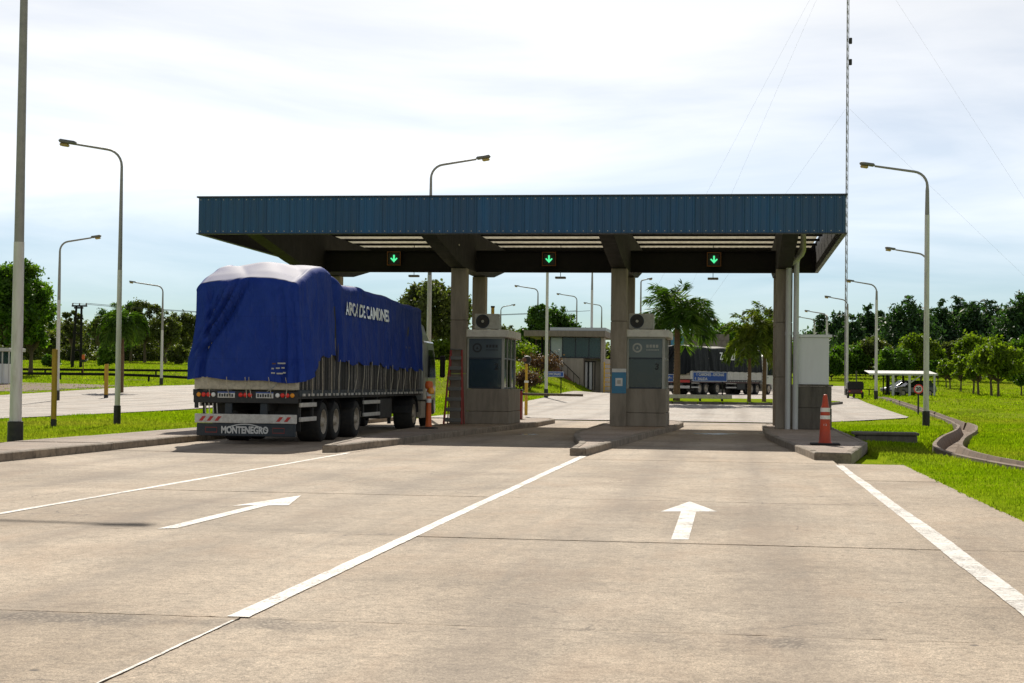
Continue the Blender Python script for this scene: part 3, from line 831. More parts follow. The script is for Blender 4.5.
# --- concrete drain on the right
dr = thing('drainage_channel', (DITCH[6].x, DITCH[6].y, 0), 'weathered open concrete drain winding through the grass on the right', 'drain')
prof = [(-0.66, -0.42), (-0.66, 0.03), (-0.48, 0.04), (-0.27, -0.30), (0.27, -0.30), (0.48, 0.04), (0.66, 0.03), (0.66, -0.42)]
pts2 = []
for a, b in zip(DITCH[:-1], DITCH[1:]):
    L = (b - a).length; k = max(1, int(L / 1.2))
    pts2 += [a.lerp(b, q / k) for q in range(k)]
pts2.append(DITCH[-1])
for _ in range(3): pts2 = [pts2[0]] + [(pts2[i - 1] + pts2[i] * 2 + pts2[i + 1]) / 4 for i in range(1, len(pts2) - 1)] + [pts2[-1]]
for i in range(len(pts2) - 1):
    mb = MB(); o = dr.location
    sc = 0.62 if pts2[i].y < 75 else 0.42
    for q, p in ((0, pts2[i]), (1, pts2[i + 1])):
        d = (pts2[min(i + q + 1, len(pts2) - 1)] - pts2[max(i + q - 1, 0)]).normalized(); nrm = Vector((d.y, -d.x, 0)).normalized()
        e = d * (0.008 if q == 0 else -0.008)
        for u, z in prof:
            w = p + nrm * u * sc + e
            mb.v.append((w.x - o.x, w.y - o.y, H(w.x, w.y) + z + RND.uniform(-.006, .006)))
    n = len(prof)
    mb.f = [(k, k + 1, n + k + 1, n + k) for k in range(n - 1)] + [tuple(range(n)), tuple(range(2 * n - 1, n - 1, -1)), (0, n, 2 * n - 1, n - 1)]
    mb.build('lining_segment', 'drain_concrete', dr)
# low culvert head beside the island
cu = thing('culvert_head', (4.45, 47.6, 0), 'low dark concrete culvert block on the grass behind the cone', 'culvert')
MB().box((-0.95, -0.45, -0.1), (0.75, 0.5, 0.22), 0.03).build('block', 'concrete_dark', cu)
MB().box((-1.05, -0.52, 0.222), (0.80, 0.55, 0.30), 0.02).build('cover_slab', 'concrete_dark', cu)

# --- grass blades where the lawn is near enough to show them
def blades(name, n, xr, yr, label, seed, hmax=0.075, keep=None):
    r_ = np.random.default_rng(seed)
    u = r_.random(n); y = yr[0] * (yr[1] / yr[0]) ** u
    x = xr[0] + (xr[1] - xr[0]) * r_.random(n)
    ok = polydist(x, y, DITCH) > 0.42
    if keep is not None: ok &= keep(x, y)
    x, y = x[ok], y[ok]; n = len(x)
    z = land(x, y)
    dens = 0.5 + 0.5 * np.sin(x * 1.7 + np.sin(y * 0.8) * 2) * np.sin(y * 1.1 + np.sin(x) * 1.5)
    h = 0.7 * (0.025 + hmax * r_.random(n) ** 1.5) * (0.65 + 0.6 * dens) * np.clip(y / 30, 0.8, 1.6)
    w = (0.006 + 0.007 * r_.random(n)) * np.clip(y / 22, 1, 2.6)
    a = r_.random(n) * 6.283; lx, ly = r_.normal(0, 0.35, n) * h, r_.normal(0, 0.35, n) * h
    V = np.empty((n, 3, 3))
    V[:, 0] = np.stack([x - w * np.cos(a), y - w * np.sin(a), z - 0.01], 1)
    V[:, 1] = np.stack([x + w * np.cos(a), y + w * np.sin(a), z - 0.01], 1)
    V[:, 2] = np.stack([x + lx, y + ly, z + h], 1)
    me = bpy.data.meshes.new(name)
    me.vertices.add(3 * n); me.vertices.foreach_set('co', V.ravel())
    me.loops.add(3 * n); me.loops.foreach_set('vertex_index', np.arange(3 * n, dtype=np.int32))
    me.polygons.add(n); me.polygons.foreach_set('loop_start', np.arange(0, 3 * n, 3, dtype=np.int32))
    me.update(calc_edges=True)
    o = inst(name, me, 'grass_blade'); tag(o, label, 'grass', kind='stuff'); return o
blades('grass', 290000, (3.40, 19), (17, 85), 'short bright green lawn grass right of the road', 21,
       keep=lambda x, y: (x < 6.5 + (y - 14) * 0.19) & ((x > 3.52 + 0.10 * np.sin(y * 1.7) + 0.06 * np.sin(y * 5.1)) | (np.sin(y * 13.7 + x * 30) > 0.25)) & ~((x > 3.3) & (y > 69) & (x < 9.4)) & ~((x < 5.3) & (x > 3.3) & (y > 47.0) & (y < 48.2)))
blades('grass', 90000, (-27.0, -16.0), (28, 95), 'short green verge grass between the footpath and the left carriageway', 22,
       keep=lambda x, y: (x < -15.95 - 0.05 * np.sin(y * 3)) & (x > -y * 0.52 - 3))

# coarser tussocks on the far lawns
def tussocks(name, n, xr, yr, label, seed, keep, hmin=0.05, hmax=0.16):
    r_ = np.random.default_rng(seed)
    x = r_.uniform(*xr, n); y = yr[0] * (yr[1] / yr[0]) ** r_.random(n)
    ok = keep(x, y) & (polydist(x, y, DITCH) > 0.5)
    x, y = x[ok], y[ok]; n = len(x); z = land(x, y)
    h = r_.uniform(hmin, hmax, n) * (0.6 + 0.5 * (1 + np.sin(x * 0.7 + np.sin(y * 0.3) * 3) * np.sin(y * 0.45 + x * 0.2)) / 2) * np.clip(y / 110, 0.6, 1.5)
    w = h * r_.uniform(0.25, 0.5, n); a = r_.random(n) * 6.283; l = r_.normal(0, 0.5, (2, n)) * h
    V = np.empty((n, 3, 3))
    V[:, 0] = np.stack([x - w * np.cos(a), y - w * np.sin(a), z - 0.02], 1)
    V[:, 1] = np.stack([x + w * np.cos(a), y + w * np.sin(a), z - 0.02], 1)
    V[:, 2] = np.stack([x + l[0], y + l[1], z + h], 1)
    me = bpy.data.meshes.new(name)
    me.vertices.add(3 * n); me.vertices.foreach_set('co', V.ravel())
    me.loops.add(3 * n); me.loops.foreach_set('vertex_index', np.arange(3 * n, dtype=np.int32))
    me.polygons.add(n); me.polygons.foreach_set('loop_start', np.arange(0, 3 * n, 3, dtype=np.int32))
    me.update(calc_edges=True)
    o = inst(name, me, 'grass_blade'); tag(o, label, 'grass', kind='stuff'); return o
_ae = np.vectorize(apron_edge); _le = np.vectorize(lawn_edge)
tussocks('grass', 170000, (3.6, 95), (70, 260), 'rough grass of the right hand field', 31, lambda x, y: (x > _ae(y) + 0.15) & (x < y * 0.25))
tussocks('grass', 110000, (-140, -47.3), (90, 270), 'rough grass of the bank beyond the left carriageway', 32, lambda x, y: (x > -y * 0.56) & (x < -47.2 - 0.05 * np.maximum(0, y - 60)) & ~((y > 111) & (y < 136) & (x > -88) & (x < -52) & (np.sin(x * 3.1 + y * 7.7) < 0.6)))
tussocks('grass', 45000, (-30, -13.4), (72, 165), 'grass of the mound in front of the office', 33, lambda x, y: (x < _le(y) - 0.15) & (x > -y * 0.3) & (x > -27 - 0.03 * np.maximum(0, y - 60)))

# ================================================================== THE TOLL CANOPY
Y1, Y2 = 48.4, 65.2
cx0, cx1 = atY(198.5, 214, Y1).x, atY(845.5, 214, Y1).x
ZT = (atY(300, 196.3, Y1).z + atY(800, 196.8, Y1).z) / 2
ZB = (atY(300, 232.3, Y1).z + atY(800, 233.5, Y1).z) / 2
YC = 54.6
COLX = [atY(458, 340, YC).x, atY(618.5, 340, YC).x, atY(784, 340, YC).x]
sp = (COLX[2] - COLX[0]) / 2
COLX = [COLX[0] - sp] + COLX
can = thing('toll_canopy', ((cx0 + cx1) / 2, YC, 0), 'wide flat toll canopy with blue ribbed fascia on concrete columns', 'canopy')
OX, OY = can.location.x, can.location.y
def L(x, y): return x - OX, y - OY
# fascia panels, each a ribbed sheet
def panel_mesh(w, h):
    prof = []; n = 3
    for k in range(n):
        a = w * k / n; s_ = w / n
        prof += [(a + 0.004, 0), (a + s_ * 0.62, 0), (a + s_ * 0.70, -0.020), (a + s_ * 0.86, -0.020), (a + s_ * 0.94, 0)]
    prof.append((w - 0.004, 0))
    back = [(x, y + 0.012) for x, y in reversed(prof)]
    poly = prof + back; N = len(poly); P = len(prof)
    vs = [(p[0], p[1], 0) for p in poly] + [(p[0], p[1], h) for p in poly]
    fs = []
    for k in range(P - 1):
        fs.append((k, k + 1, N + k + 1, N + k))
        b0, b1 = N - 1 - k, N - 2 - k
        fs.append((b0, N + b0, N + b1, b1))
        fs.append((k, b0, b1, k + 1)); fs.append((N + k, N + k + 1, N + b1, N + b0))
    fs.append((0, N, 2 * N - 1, N - 1)); fs.append((P - 1, P, N + P, N + P - 1))
    mb = MB(); mb.add(vs, fs); return mb.mesh('fascia_panel')
nf = 27; pw = (cx1 - cx0) / nf; ph = ZT - ZB
pm = panel_mesh(pw, ph)
for k in range(nf):
    x, y = L(cx0 + k * pw, Y1)
    inst('fascia_panel', pm, 'fascia_blue', can, (x, y, ZB))
    x, y = L(cx0 + (k + 1) * pw, Y2)
    inst('fascia_panel', pm, 'fascia_blue', can, (x, y, ZB), R(180))
ns = 23; pws = (Y2 - Y1 - 0.1) / ns; pms = panel_mesh(pws, ph)
for k in range(ns):
    x, y = L(cx1, Y1 + 0.05 + k * pws); inst('fascia_panel', pms, 'fascia_blue', can, (x, y, ZB), R(90))
    x, y = L(cx0, Y1 + 0.05 + (k + 1) * pws); inst('fascia_panel', pms, 'fascia_blue', can, (x, y, ZB), R(-90))
a, b = L(cx0, Y1); c, d = L(cx1, Y2)
for z0, z1, nm in ((ZT + 0.002, ZT + 0.05, 'cap_flashing'), (ZB - 0.035, ZB - 0.002, 'bottom_trim')):
    mb = MB()
    mb.box((a - 0.05, b - 0.05, z0), (c + 0.05, b + 0.09, z1)).box((a - 0.05, d - 0.09, z0), (c + 0.05, d + 0.05, z1))
    mb.box((a - 0.05, b + 0.092, z0), (a + 0.09, d - 0.092, z1)).box((c - 0.09, b + 0.092, z0), (c + 0.05, d - 0.092, z1))
    mb.build(nm, 'trim_dark', can)
mb = MB()
for k in range(nf * 3):
    x = a + (k + 0.3) * pw / 3
    for z in (ZB + 0.06, ZT - 0.06): mb.box((x - 0.013, b - 0.012, z - 0.013), (x + 0.013, b - 0.0005, z + 0.013))
o_ = mb.build('fixing_screws', 'galvanised', can); o_['kind'] = 'stuff'
# corrugated roof sheets and the purlins below them
ZR = ZT - 0.16
mb = MB(); n = int((cx1 - cx0 - 0.3) / 0.11)
for k in range(n + 1):
    x = a + 0.15 + k * 0.11; z = ZR + (0.022 if k % 2 else 0)
    mb.v += [(x, b + 0.1, z), (x, d - 0.1, z)]
mb.f = [(2 * k, 2 * k + 2, 2 * k + 3, 2 * k + 1) for k in range(n)]
mb.build('roof_sheet', 'fibreglass', can)
for k in range(9):
    y = b + 0.5 + k * (d - b - 1.0) / 8
    MB().box((a + 0.12, y - 0.05, ZR - 0.10), (c - 0.12, y + 0.05, ZR - 0.012)).build('purlin', 'steel_dark', can)
ZC = atY(618, 268, YC).z
# added dark sheets, standing in for shade on the fascia's lit inner side
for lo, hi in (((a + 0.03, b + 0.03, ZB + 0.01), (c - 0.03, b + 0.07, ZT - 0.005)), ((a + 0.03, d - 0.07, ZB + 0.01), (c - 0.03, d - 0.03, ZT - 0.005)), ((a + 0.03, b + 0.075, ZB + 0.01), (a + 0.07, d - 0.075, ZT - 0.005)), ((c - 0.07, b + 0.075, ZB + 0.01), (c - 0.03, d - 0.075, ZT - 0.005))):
    MB().box(lo, hi).build('inner_dark_sheet', 'steel_dark', can)
for x0 in COLX:
    x = x0 - OX
    # girder running front to back, deeper over the columns
    y0, y1_ = b + 0.09, d - 0.09
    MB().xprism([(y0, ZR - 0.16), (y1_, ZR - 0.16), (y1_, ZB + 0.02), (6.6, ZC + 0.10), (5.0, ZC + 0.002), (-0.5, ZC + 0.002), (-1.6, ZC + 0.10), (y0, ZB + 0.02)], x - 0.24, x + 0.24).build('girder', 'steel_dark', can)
    for yy, w in ((0.0, 0.275), (4.4, 0.25)):
        z = 0.15
        seg = [1.9, 3.75, ZC - 0.004]
        mb = MB()
        for zt in seg:
            mb.box((x - w, yy, z), (x + w, yy + 0.5, zt - 0.008), 0.02); z = zt
        mb.build('column', 'concrete', can)
# cross beam that carries the lane signals
xa, xb = COLX[0] - OX, COLX[3] - OX
YB = 2.2
zb0, zb1 = atY(540, 272.3, YC + YB).z, atY(540, 250.5, YC + YB).z
for k in range(3):
    p, q = COLX[k] - OX + 0.245, COLX[k + 1] - OX - 0.245
    mb = MB()
    mb.box((p, YB, zb0), (q, YB + 0.24, zb0 + 0.03)).box((p, YB, zb1 - 0.03), (q, YB + 0.24, zb1)).box((p, YB + 0.10, zb0 + 0.031), (q, YB + 0.13, zb1 - 0.031))
    mb.build('cross_beam', 'steel_dark', can)
# two plastic downpipes on the right column
for px, zt, dx in ((788.2, 5.55, 0.46), (796.0, 5.75, 0.2)):
    x = atY(px, 340, 54.35).x - OX; y = 54.42 - YC
    r_ = 0.092
    MB().tube([(x, y, 0.12), (x, y, zt), (x + 0.03, y - 0.02, zt + 0.12), (x + dx - .05, y - 0.4, zt + 0.45), (x + dx, y - 0.45, zt + 0.58), (x + dx, y - 0.45, ZR - 0.03)], r_, 14).build('downpipe', 'pvc', can, SM)
    MB().tube([(x, y, 3.3), (x, y, 3.42)], r_ + 0.015, 14).build('pipe_clip', 'pvc', can, SM)

# lane signals: black box with a lit green arrow
for k, (px, lab) in enumerate(((394, 'green arrow signal over the blue truck lane'), (549, 'green arrow signal over the middle lane'), (714, 'green arrow signal over the right lane'))):
    yy = YC + YB - 0.11
    p = atY(px, 258.5 + 0.5 * k, yy)
    t = thing('lane_signal', p, lab, 'traffic signal', group='lane signals on the cross beam')
    MB().box((-0.22, 0.0, -0.22), (0.22, 0.2, 0.22), 0.02).build('housing', 'black_paint', t)
    mb = MB()
    for s_ in (-1, 1):
        mb.box((s_ * 0.235 - 0.014, -0.05, -0.25), (s_ * 0.235 + 0.014, 0.02, 0.25), 0.005).box((-0.218, -0.05, s_ * 0.235 - 0.015), (0.218, 0.02, s_ * 0.235 + 0.015), 0.005)
    mb.build('frame', 'signal_frame', t)
    mb = MB().yprism([(0, -0.14), (0.13, 0.0), (0.10, 0.03), (0.03, -0.03), (0.03, 0.13), (-0.03, 0.13), (-0.03, -0.03), (-0.10, 0.03), (-0.13, 0.0)], -0.025, -0.004)
    mb.build('arrow', 'arrow_green', t)
# flat luminaires hung behind the beam, one floodlight on the girder
for px, py, lab in ((414, 276.3, 'small flat lamp hanging above the truck cab'), (560.5, 278, 'small flat lamp hanging over the middle lane exit'), (713, 279, 'small flat lamp hanging over the right lane exit')):
    p = atY(px, py, 60.2)
    t = thing('hanging_lamp', p, lab, 'lamp', group='flat lamps hung below the canopy')
    MB().box((-0.20, -0.12, -0.03), (0.20, 0.12, 0.05), 0.015).build('case', 'lamp_grey', t)
    MB().tube([(0, 0, 0.05), (0, 0, ZR - 0.28 - p.z)], 0.012, 6).build('stem', 'steel_dark', t)
p = atY(455, 243, 53.2)
t = thing('floodlight', p, 'small pale floodlight fixed under the canopy above the ladder', 'floodlight')
MB().lathe([(0.05, 0.1), (0.09, 0.08), (0.16, -0.06), (0.165, -0.09), (0.02, -0.085)], 16).build('reflector', 'white_roof', t, SM)
MB().tube([(0, 0, 0.1), (0, 0, 0.22), (0, 0.25, 0.24)], 0.02, 6).build('bracket', 'steel_dark', t)

# ================================================================== BOOTHS
def booth(pxl, pxr, pxb, digit, label, ac_px, seed):
    yf = 54.95
    xl, xr, xbr = atY(pxl, 360, yf).x, atY(pxr, 360, yf).x, atY(pxb, 405, yf).x
    zb = atY(pxr, 389, yf).z; zm = atY(pxr, 358.5, yf).z; zt = atY(pxr, 337.5, yf).z; zr = atY(pxr, 330, yf).z
    t = thing('toll_booth', ((xl + xr) / 2, yf, 0.158), label, 'toll booth', group='toll booths')
    o = t.location; x0, x1, xb = xl - o.x, xr - o.x, xbr - o.x
    zb -= o.z; zm -= o.z; zt -= o.z; zr -= o.z
    dp = 2.9
    z1 = zb * 0.36
    MB().box((x0 - 0.03, -0.06, 0), (xb, dp + 0.05, z1 - 0.006), 0.02).box((x0 - 0.03, -0.05, z1 + 0.004), (xb - 0.005, dp + 0.05, zb), 0.015).build('base', 'concrete', t)
    # steel frame posts and rails
    fr = MB(); pw_ = 0.045
    for x in (x0, x1):
        for y in (0, dp):
            MB().box((x - pw_, y - pw_ if y else -pw_ * .4, zb + 0.002), (x + pw_, y + pw_, zt), 0.006).build('frame_post', 'frame_grey', t)
    for y in (0.98, 1.95):
        for x in (x0, x1): MB().box((x - 0.03, y - 0.03, zb + 0.002), (x + 0.03, y + 0.03, zt), 0.005).build('frame_post', 'frame_grey', t)
    rl = MB()
    for z in (zb + 0.03, zm):
        rl.box((x0 + 0.05, -0.012, z - 0.025), (x1 - 0.05, 0.03, z + 0.025), 0.004).box((x0 + 0.05, dp - 0.03, z - 0.025), (x1 - 0.05, dp + 0.012, z + 0.025), 0.004)
        rl.box((x1 - 0.02, 0.05, z - 0.025), (x1 + 0.02, dp - 0.05, z + 0.025), 0.004).box((x0 - 0.02, 0.05, z - 0.025), (x0 + 0.02, dp - 0.05, z + 0.025), 0.004)
    rl.build('rail', 'trim_dark', t)
    for za, zz in ((zb + 0.056, zm - 0.026), (zm + 0.026, zt - 0.004)):
        MB().box((x0 + 0.047, 0.004, za), (x1 - 0.047, 0.014, zz)).build('pane', 'glass_booth' if za < zm else 'glass_upper', t)
        MB().box((x0 + 0.047, dp - 0.014, za), (x1 - 0.047, dp - 0.004, zz)).build('pane', 'glass_booth', t)
        for k, (ya, yb) in enumerate(((0.05, 0.948), (1.012, 1.918), (1.982, dp - 0.05))):
            for x in (x0, x1):
                if x == x1 and za < zm and k == 1: continue       # the cashier's hatch stands open
                MB().box((x - 0.005, ya, za), (x + 0.005, yb, zz)).build('pane', 'glass_booth', t)
    rf = MB().box((x0 - 0.16, -0.22, zt + 0.002), (x1 + 0.20, dp + 0.25, zr), 0.02).build('roof', 'white_roof', t)
    MB().box((x0 - 0.02, -0.08, zt - 0.05), (x1 + 0.06, -0.052, zt)).build('fascia_strip', 'frame_grey', t)
    # counter, till and stool inside
    MB().box((x0 + 0.1, 0.25, zb - 0.02), (x1 - 0.1, 0.85, zb + 0.02)).box((x0 + 0.3, 0.4, zb + 0.021), (x1 - 0.45, 0.7, zb + 0.35), 0.02).build('counter', 'seat_dark', t)
    MB().box((x0 + 0.25, 1.2, zb - 0.1), (x1 - 0.35, 1.3, zb + 0.55), 0.03).build('chair_back', 'seat_dark', t)
    xm = (x0 + x1) / 2
    letter('number', digit, 0.30, 'ink_black', t, (x1 - 0.22, -0.002, zb + (zm - zb) * 0.72), FACE_CAM, 0.008)
    # round seal and lettering stuck on the upper pane
    rc = (x0 + (x1 - x0) * 0.27)
    mb = MB(); n = 28
    for k in range(n):
        for r_ in (0.11, 0.165):
            ang = 2 * math.pi * k / n; mb.v.append((rc + r_ * math.cos(ang), 0.0, (zm + zt) / 2 + r_ * math.sin(ang)))
    mb.f = [(2 * k, 2 * k + 1, (2 * k + 3) % (2 * n), (2 * k + 2) % (2 * n)) for k in range(n)]
    mb.build('seal', 'seat_dark' if digit == '2' else 'frame_grey', t)
    MB().yprism([(rc - .05, (zm + zt) / 2 - .05), (rc + .05, (zm + zt) / 2 - .05), (rc, (zm + zt) / 2 + .06)], -0.001, 0.001).build('seal', 'seat_dark' if digit == '2' else 'frame_grey', t)
    for k, (zz, h, w) in enumerate((((zm + zt) / 2 + 0.06, 0.10, 0.44), ((zm + zt) / 2 - 0.07, 0.035, 0.44))):
        for q in range(4 if k == 0 else 9):
            m_ = 4 if k == 0 else 9
            xa_ = x0 + (x1 - x0) * 0.52 + w * q / m_
            MB().box((xa_, -0.001, zz - h / 2), (xa_ + w / m_ * 0.7, 0.002, zz + h / 2)).build('lettering', 'seat_dark' if digit == '2' else 'frame_grey', t)
    # air conditioner standing on the roof
    p = atY(ac_px, 329, 56.0)
    ac = thing('air_conditioner', (p.x, 56.0, o.z + zr), 'air conditioning unit on the booth beside the ' + ('ladder' if digit == '2' else 'column with the blue notice'), 'air conditioner', group='air conditioners on the booth roofs')
    MB().box((-0.42, -0.16, 0.05), (0.46, 0.16, 0.60), 0.025).build('case', 'ac_white', ac)
    f = MB().lathe([(0.24, -0.162), (0.245, -0.18), (0.225, -0.182), (0.20, -0.166)], 26, (-0.13, 0, 0.33), 'y').build('fan_ring', 'trim_dark', ac, SM)
    MB().lathe([(0.222, -0.163), (0.222, -0.17), (0.01, -0.171)], 26, (-0.13, 0, 0.33), 'y').build('fan_grille', 'black_paint', ac)
    MB().lathe([(0.05, -0.172), (0.045, -0.19), (0.01, -0.192)], 14, (-0.13, 0, 0.33), 'y').build('fan_hub', 'ac_white', ac)
    MB().box((-0.38, -0.15, 0), (-0.30, 0.15, 0.049)).box((0.32, -0.15, 0), (0.40, 0.15, 0.049)).build('foot', 'steel_dark', ac)
    return t
bt2 = booth(467.5, 503, 509, '2', 'glazed toll booth numbered 2 beside the ladder', 487, 5)
bt3 = booth(627.5, 663.5, 666, '3', 'glazed toll booth numbered 3 beside the column with a blue notice', 641, 6)
# yellow vent pipe on booth 2
p = atY(492.5, 330, 56.6)
t = thing('vent_pipe', (p.x, 56.6, p.z - 0.02), 'short yellow pipe standing on the roof of booth 2', 'pipe')
MB().tube([(0, 0, 0), (0, 0, 0.82)], 0.06, 10).build('pipe', 'yellow_paint', t, SM)
MB().tube([(0, 0, 0.822), (0, 0, 0.88)], 0.075, 10).build('cap', 'steel_dark', t, SM)

# poster on column 3 (the code square on it left blank)
p = atY(619, 381, YC - 0.012)
t = thing('notice', p, 'blue notice with a blank white square on the middle column', 'notice')
x = 0.245
MB().box((-x, -0.004, -0.42), (x, 0.006, 0.42)).build('board', 'sign_cyan', t)
MB().box((-x, -0.008, 0.30), (x, -0.0045, 0.42)).box((-0.12, -0.008, -0.17), (0.12, -0.0045, 0.10)).build('white_panel', 'plate', t)
MB().box((-0.06, -0.011, -0.10), (0.06, -0.0085, 0.03)).build('inner_square', 'frame_grey', t)

# white cabin on a concrete plinth right of the last column
yf = 54.6
x0, x1 = atY(796, 360, yf).x, atY(829, 360, yf).x
zt_, zm_ = atY(812, 334.5, yf).z, atY(812, 384.5, yf).z
t = thing('service_cabin', ((x0 + x1) / 2, yf, 0.158), 'plain white cabin on a dark concrete plinth at the right column', 'cabin')
o = t.location
MB().box((x0 - o.x, 0.02, zm_ - o.z + 0.002), (x1 - o.x, 2.6, zt_ - o.z - 0.1), 0.01).build('wall', 'white_wall', t)
MB().box((x0 - o.x - 0.03, -0.03, zt_ - o.z - 0.098), (x1 - o.x + 0.10, 2.7, zt_ - o.z), 0.01).build('roof', 'white_wall', t)
zz = zm_ - o.z
MB().box((x0 - o.x - 0.05, -0.06, 0), (x1 - o.x + 0.10, 2.8, zz * 0.48 - .005), 0.02).box((x0 - o.x - 0.05, -0.05, zz * 0.48 + .004), (x1 - o.x + 0.09, 2.8, zz - 0.06), 0.015).build('plinth', 'concrete_dark', t)
MB().box((x0 - o.x - 0.08, -0.09, zz - 0.058), (x1 - o.x + 0.14, 2.84, zz), 0.01).build('coping', 'concrete_dark', t)

# red step ladder leaning on column 2
p = atZ(457, 421, 0.16)
t = thing('step_ladder', (COLX[1] - 0.02, YC - 0.62, 0.158), 'tall red step ladder with dark treads standing at the left column', 'ladder')
hL = 2.55
for s_ in (-1, 1):
    MB().tube([(s_ * 0.31, -0.12, 0), (s_ * 0.19, 0.44, hL)], 0.038, 8).build('rail', 'red_paint', t)
    MB().tube([(s_ * 0.29, 0.52, 0), (s_ * 0.18, 0.50, hL - 0.1)], 0.022, 8).build('rear_leg', 'red_paint', t)
for k in range(7):
    f = (k + 0.6) / 7.2; w = 0.30 - 0.12 * f; y = -0.12 + 0.56 * f
    MB().box((-w, y - 0.06, hL * f - 0.13), (w, y + 0.06, hL * f), 0.012).build('tread', 'lamp_grey', t)
MB().box((-0.2, 0.36, hL), (0.2, 0.56, hL + 0.04), 0.01).build('top_cap', 'lamp_grey', t)

# orange delineator post on island 2
p = atZ(428.5, 428.5, 0.16)
t = thing('delineator_post', (p.x, p.y, 0.158), 'orange delineator post with two lamps beside the truck cab', 'post')
MB().lathe([(0.30, 0), (0.30, 0.03), (0.12, 0.06)], 16).build('foot', 'rubber', t, SM)
MB().lathe([(0.11, 0.05), (0.085, 0.3), (0.075, 0.75), (0.07, 1.16), (0.05, 1.2)], 18).build('tube', 'orange_plastic', t, SM)
for z0, z1 in ((0.80, 0.92), (1.0, 1.12)): MB().lathe([(0.080, z0), (0.078, z1)], 18).build('reflective_band', 'reflective_white', t, SM)
MB().lathe([(0.03, 1.19), (0.115, 1.24), (0.13, 1.36), (0.10, 1.45), (0.02, 1.47)], 16).build('lamp', 'orange_plastic', t, SM)
MB().lathe([(0.02, 1.06), (0.09, 1.08), (0.10, 1.18), (0.07, 1.26), (0.02, 1.27)], 14, (0.08, -0.06, 0)).build('lamp', 'amber_light', t, SM)

# cone on island 4
p = atZ(825, 445, 0.16)
t = thing('traffic_cone', (p.x, p.y, 0.158), 'tall dirty red cone with two white bands on a black base', 'traffic cone')
MB().box((-0.36, -0.30, 0), (0.36, 0.30, 0.055), 0.02).build('base', 'rubber', t)
MB().lathe([(0.185, 0.05), (0.15, 0.09), (0.125, 0.45), (0.108, 0.9), (0.085, 0.98), (0.06, 1.16), (0.045, 1.24), (0.02, 1.25)], 20).build('cone', 'red_cone', t, SM)
for z0, z1, a_, b_ in ((0.64, 0.73, 0.121, 0.118), (0.82, 0.92, 0.114, 0.111)): MB().lathe([(a_ + .003, z0), (b_ + .003, z1)], 20).build('reflective_band', 'reflective_white', t, SM)
letter('lettering', '1 2', 0.07, 'reflective_white', t, (-0.01, -0.128, 0.50), FACE_CAM)

# barrier post, signal post and boom past booth 2
p = atZ(519, 419, 0.16)
t = thing('barrier_cabinet', (p.x, p.y, 0.158), 'narrow dark red barrier cabinet right of booth 2', 'barrier')
MB().box((-0.13, -0.16, 0), (0.13, 0.16, 1.12), 0.02).build('case', 'red_paint', t)
MB().box((-0.15, -0.18, 1.121), (0.15, 0.18, 1.18), 0.02).build('cap', 'black_paint', t)
p2 = gpt(600, 396.5)
q = atY(523, 395, p.y + 0.1)
arm = MB().tube([(0.14, 0.05, 1.0), (2.55, 0.02, 0.98)], 0.05, 8).build('boom', 'concrete_dark', t, SM)
p = atZ(526, 414, 0.16)
t = thing('signal_post', (p.x, p.y, 0.1), 'yellow post with a round black signal lamp past booth 2', 'signal post')
zt = atY(526, 361, p.y).z - 0.1
MB().tube([(0, 0, 0), (0, 0, zt * 0.62)], 0.075, 10).build('sleeve', 'yellow_paint', t, SM)
MB().tube([(0, 0, zt * 0.621), (0, 0, zt - 0.12)], 0.055, 10).build('post', 'yellow_paint', t, SM)
MB().tube([(0, 0, zt * 0.60), (0, 0, zt * 0.64)], 0.1, 10).build('collar', 'reflective_white', t, SM)
MB().lathe([(0.02, -0.1), (0.17, -0.09), (0.2, 0.0), (0.17, 0.12), (0.02, 0.13)], 16, (0.02, 0, zt + 0.05), 'y').build('signal_head', 'black_paint', t, SM)
MB().lathe([(0.1, 0), (0.13, 0.03), (0.12, 0.16), (0.05, 0.19)], 14, (-0.08, 0, zt - 0.03)).build('siren', 'brick_red', t, SM)

# ================================================================== TRUCKS
def wheel(t, x, y, r=0.50, side=1, w=0.30, dual=False):
    wh = thing_part('wheel', t, (x, y, r))
    W = w * (2.1 if dual else 1.0)
    s_ = side
    tp = [(r * 0.62, 0.0), (r * 0.80, 0.01), (r * 0.95, -0.02), (r, -0.06), (r, -W + 0.06), (r * 0.95, -W + 0.02), (r * 0.62, -W)]
    MB().lathe([(a, b * s_) for a, b in tp], 28, (0, 0, 0), 'x', False).build('tyre', 'rubber', wh, SM)
    if dual or r < 0.4:
        rp = [(r * 0.63, -0.002), (r * 0.58, -0.01), (r * 0.52, -0.09), (r * 0.30, -0.10), (r * 0.24, -0.03), (r * 0.16, 0.02), (0.02, 0.02)]
    else:
        rp = [(r * 0.61, -0.01), (r * 0.55, -0.02), (r * 0.48, -0.06), (r * 0.30, -0.02), (r * 0.20, 0.02), (r * 0.14, 0.05), (0.02, 0.05)]
    MB().lathe([(a, b * s_) for a, b in rp], 24, (0, 0, 0), 'x', False).build('rim', 'rim', wh, SM)
    return wh
def thing_part(name, parent, loc):
    o = bpy.data.objects.new(name, None); link(o); o.parent = parent; o.location = loc; o.empty_display_size = 0.1
    return o
def fbm(x, y, seed):
    """cheap smooth wandering 2-D function for creases"""
    s = 0; r_ = random.Random(seed)
    for k in range(5):
        a, b, p = r_.uniform(-1, 1) * (1 + k), r_.uniform(-1, 1) * (1 + k), r_.uniform(0, 6.28)
        s = s + math.sin(a * x + b * y + p) / (1 + 0.6 * k)
    return s / 2.2
def ridge(v): return 1 - abs(math.sin(v)) ** 0.7

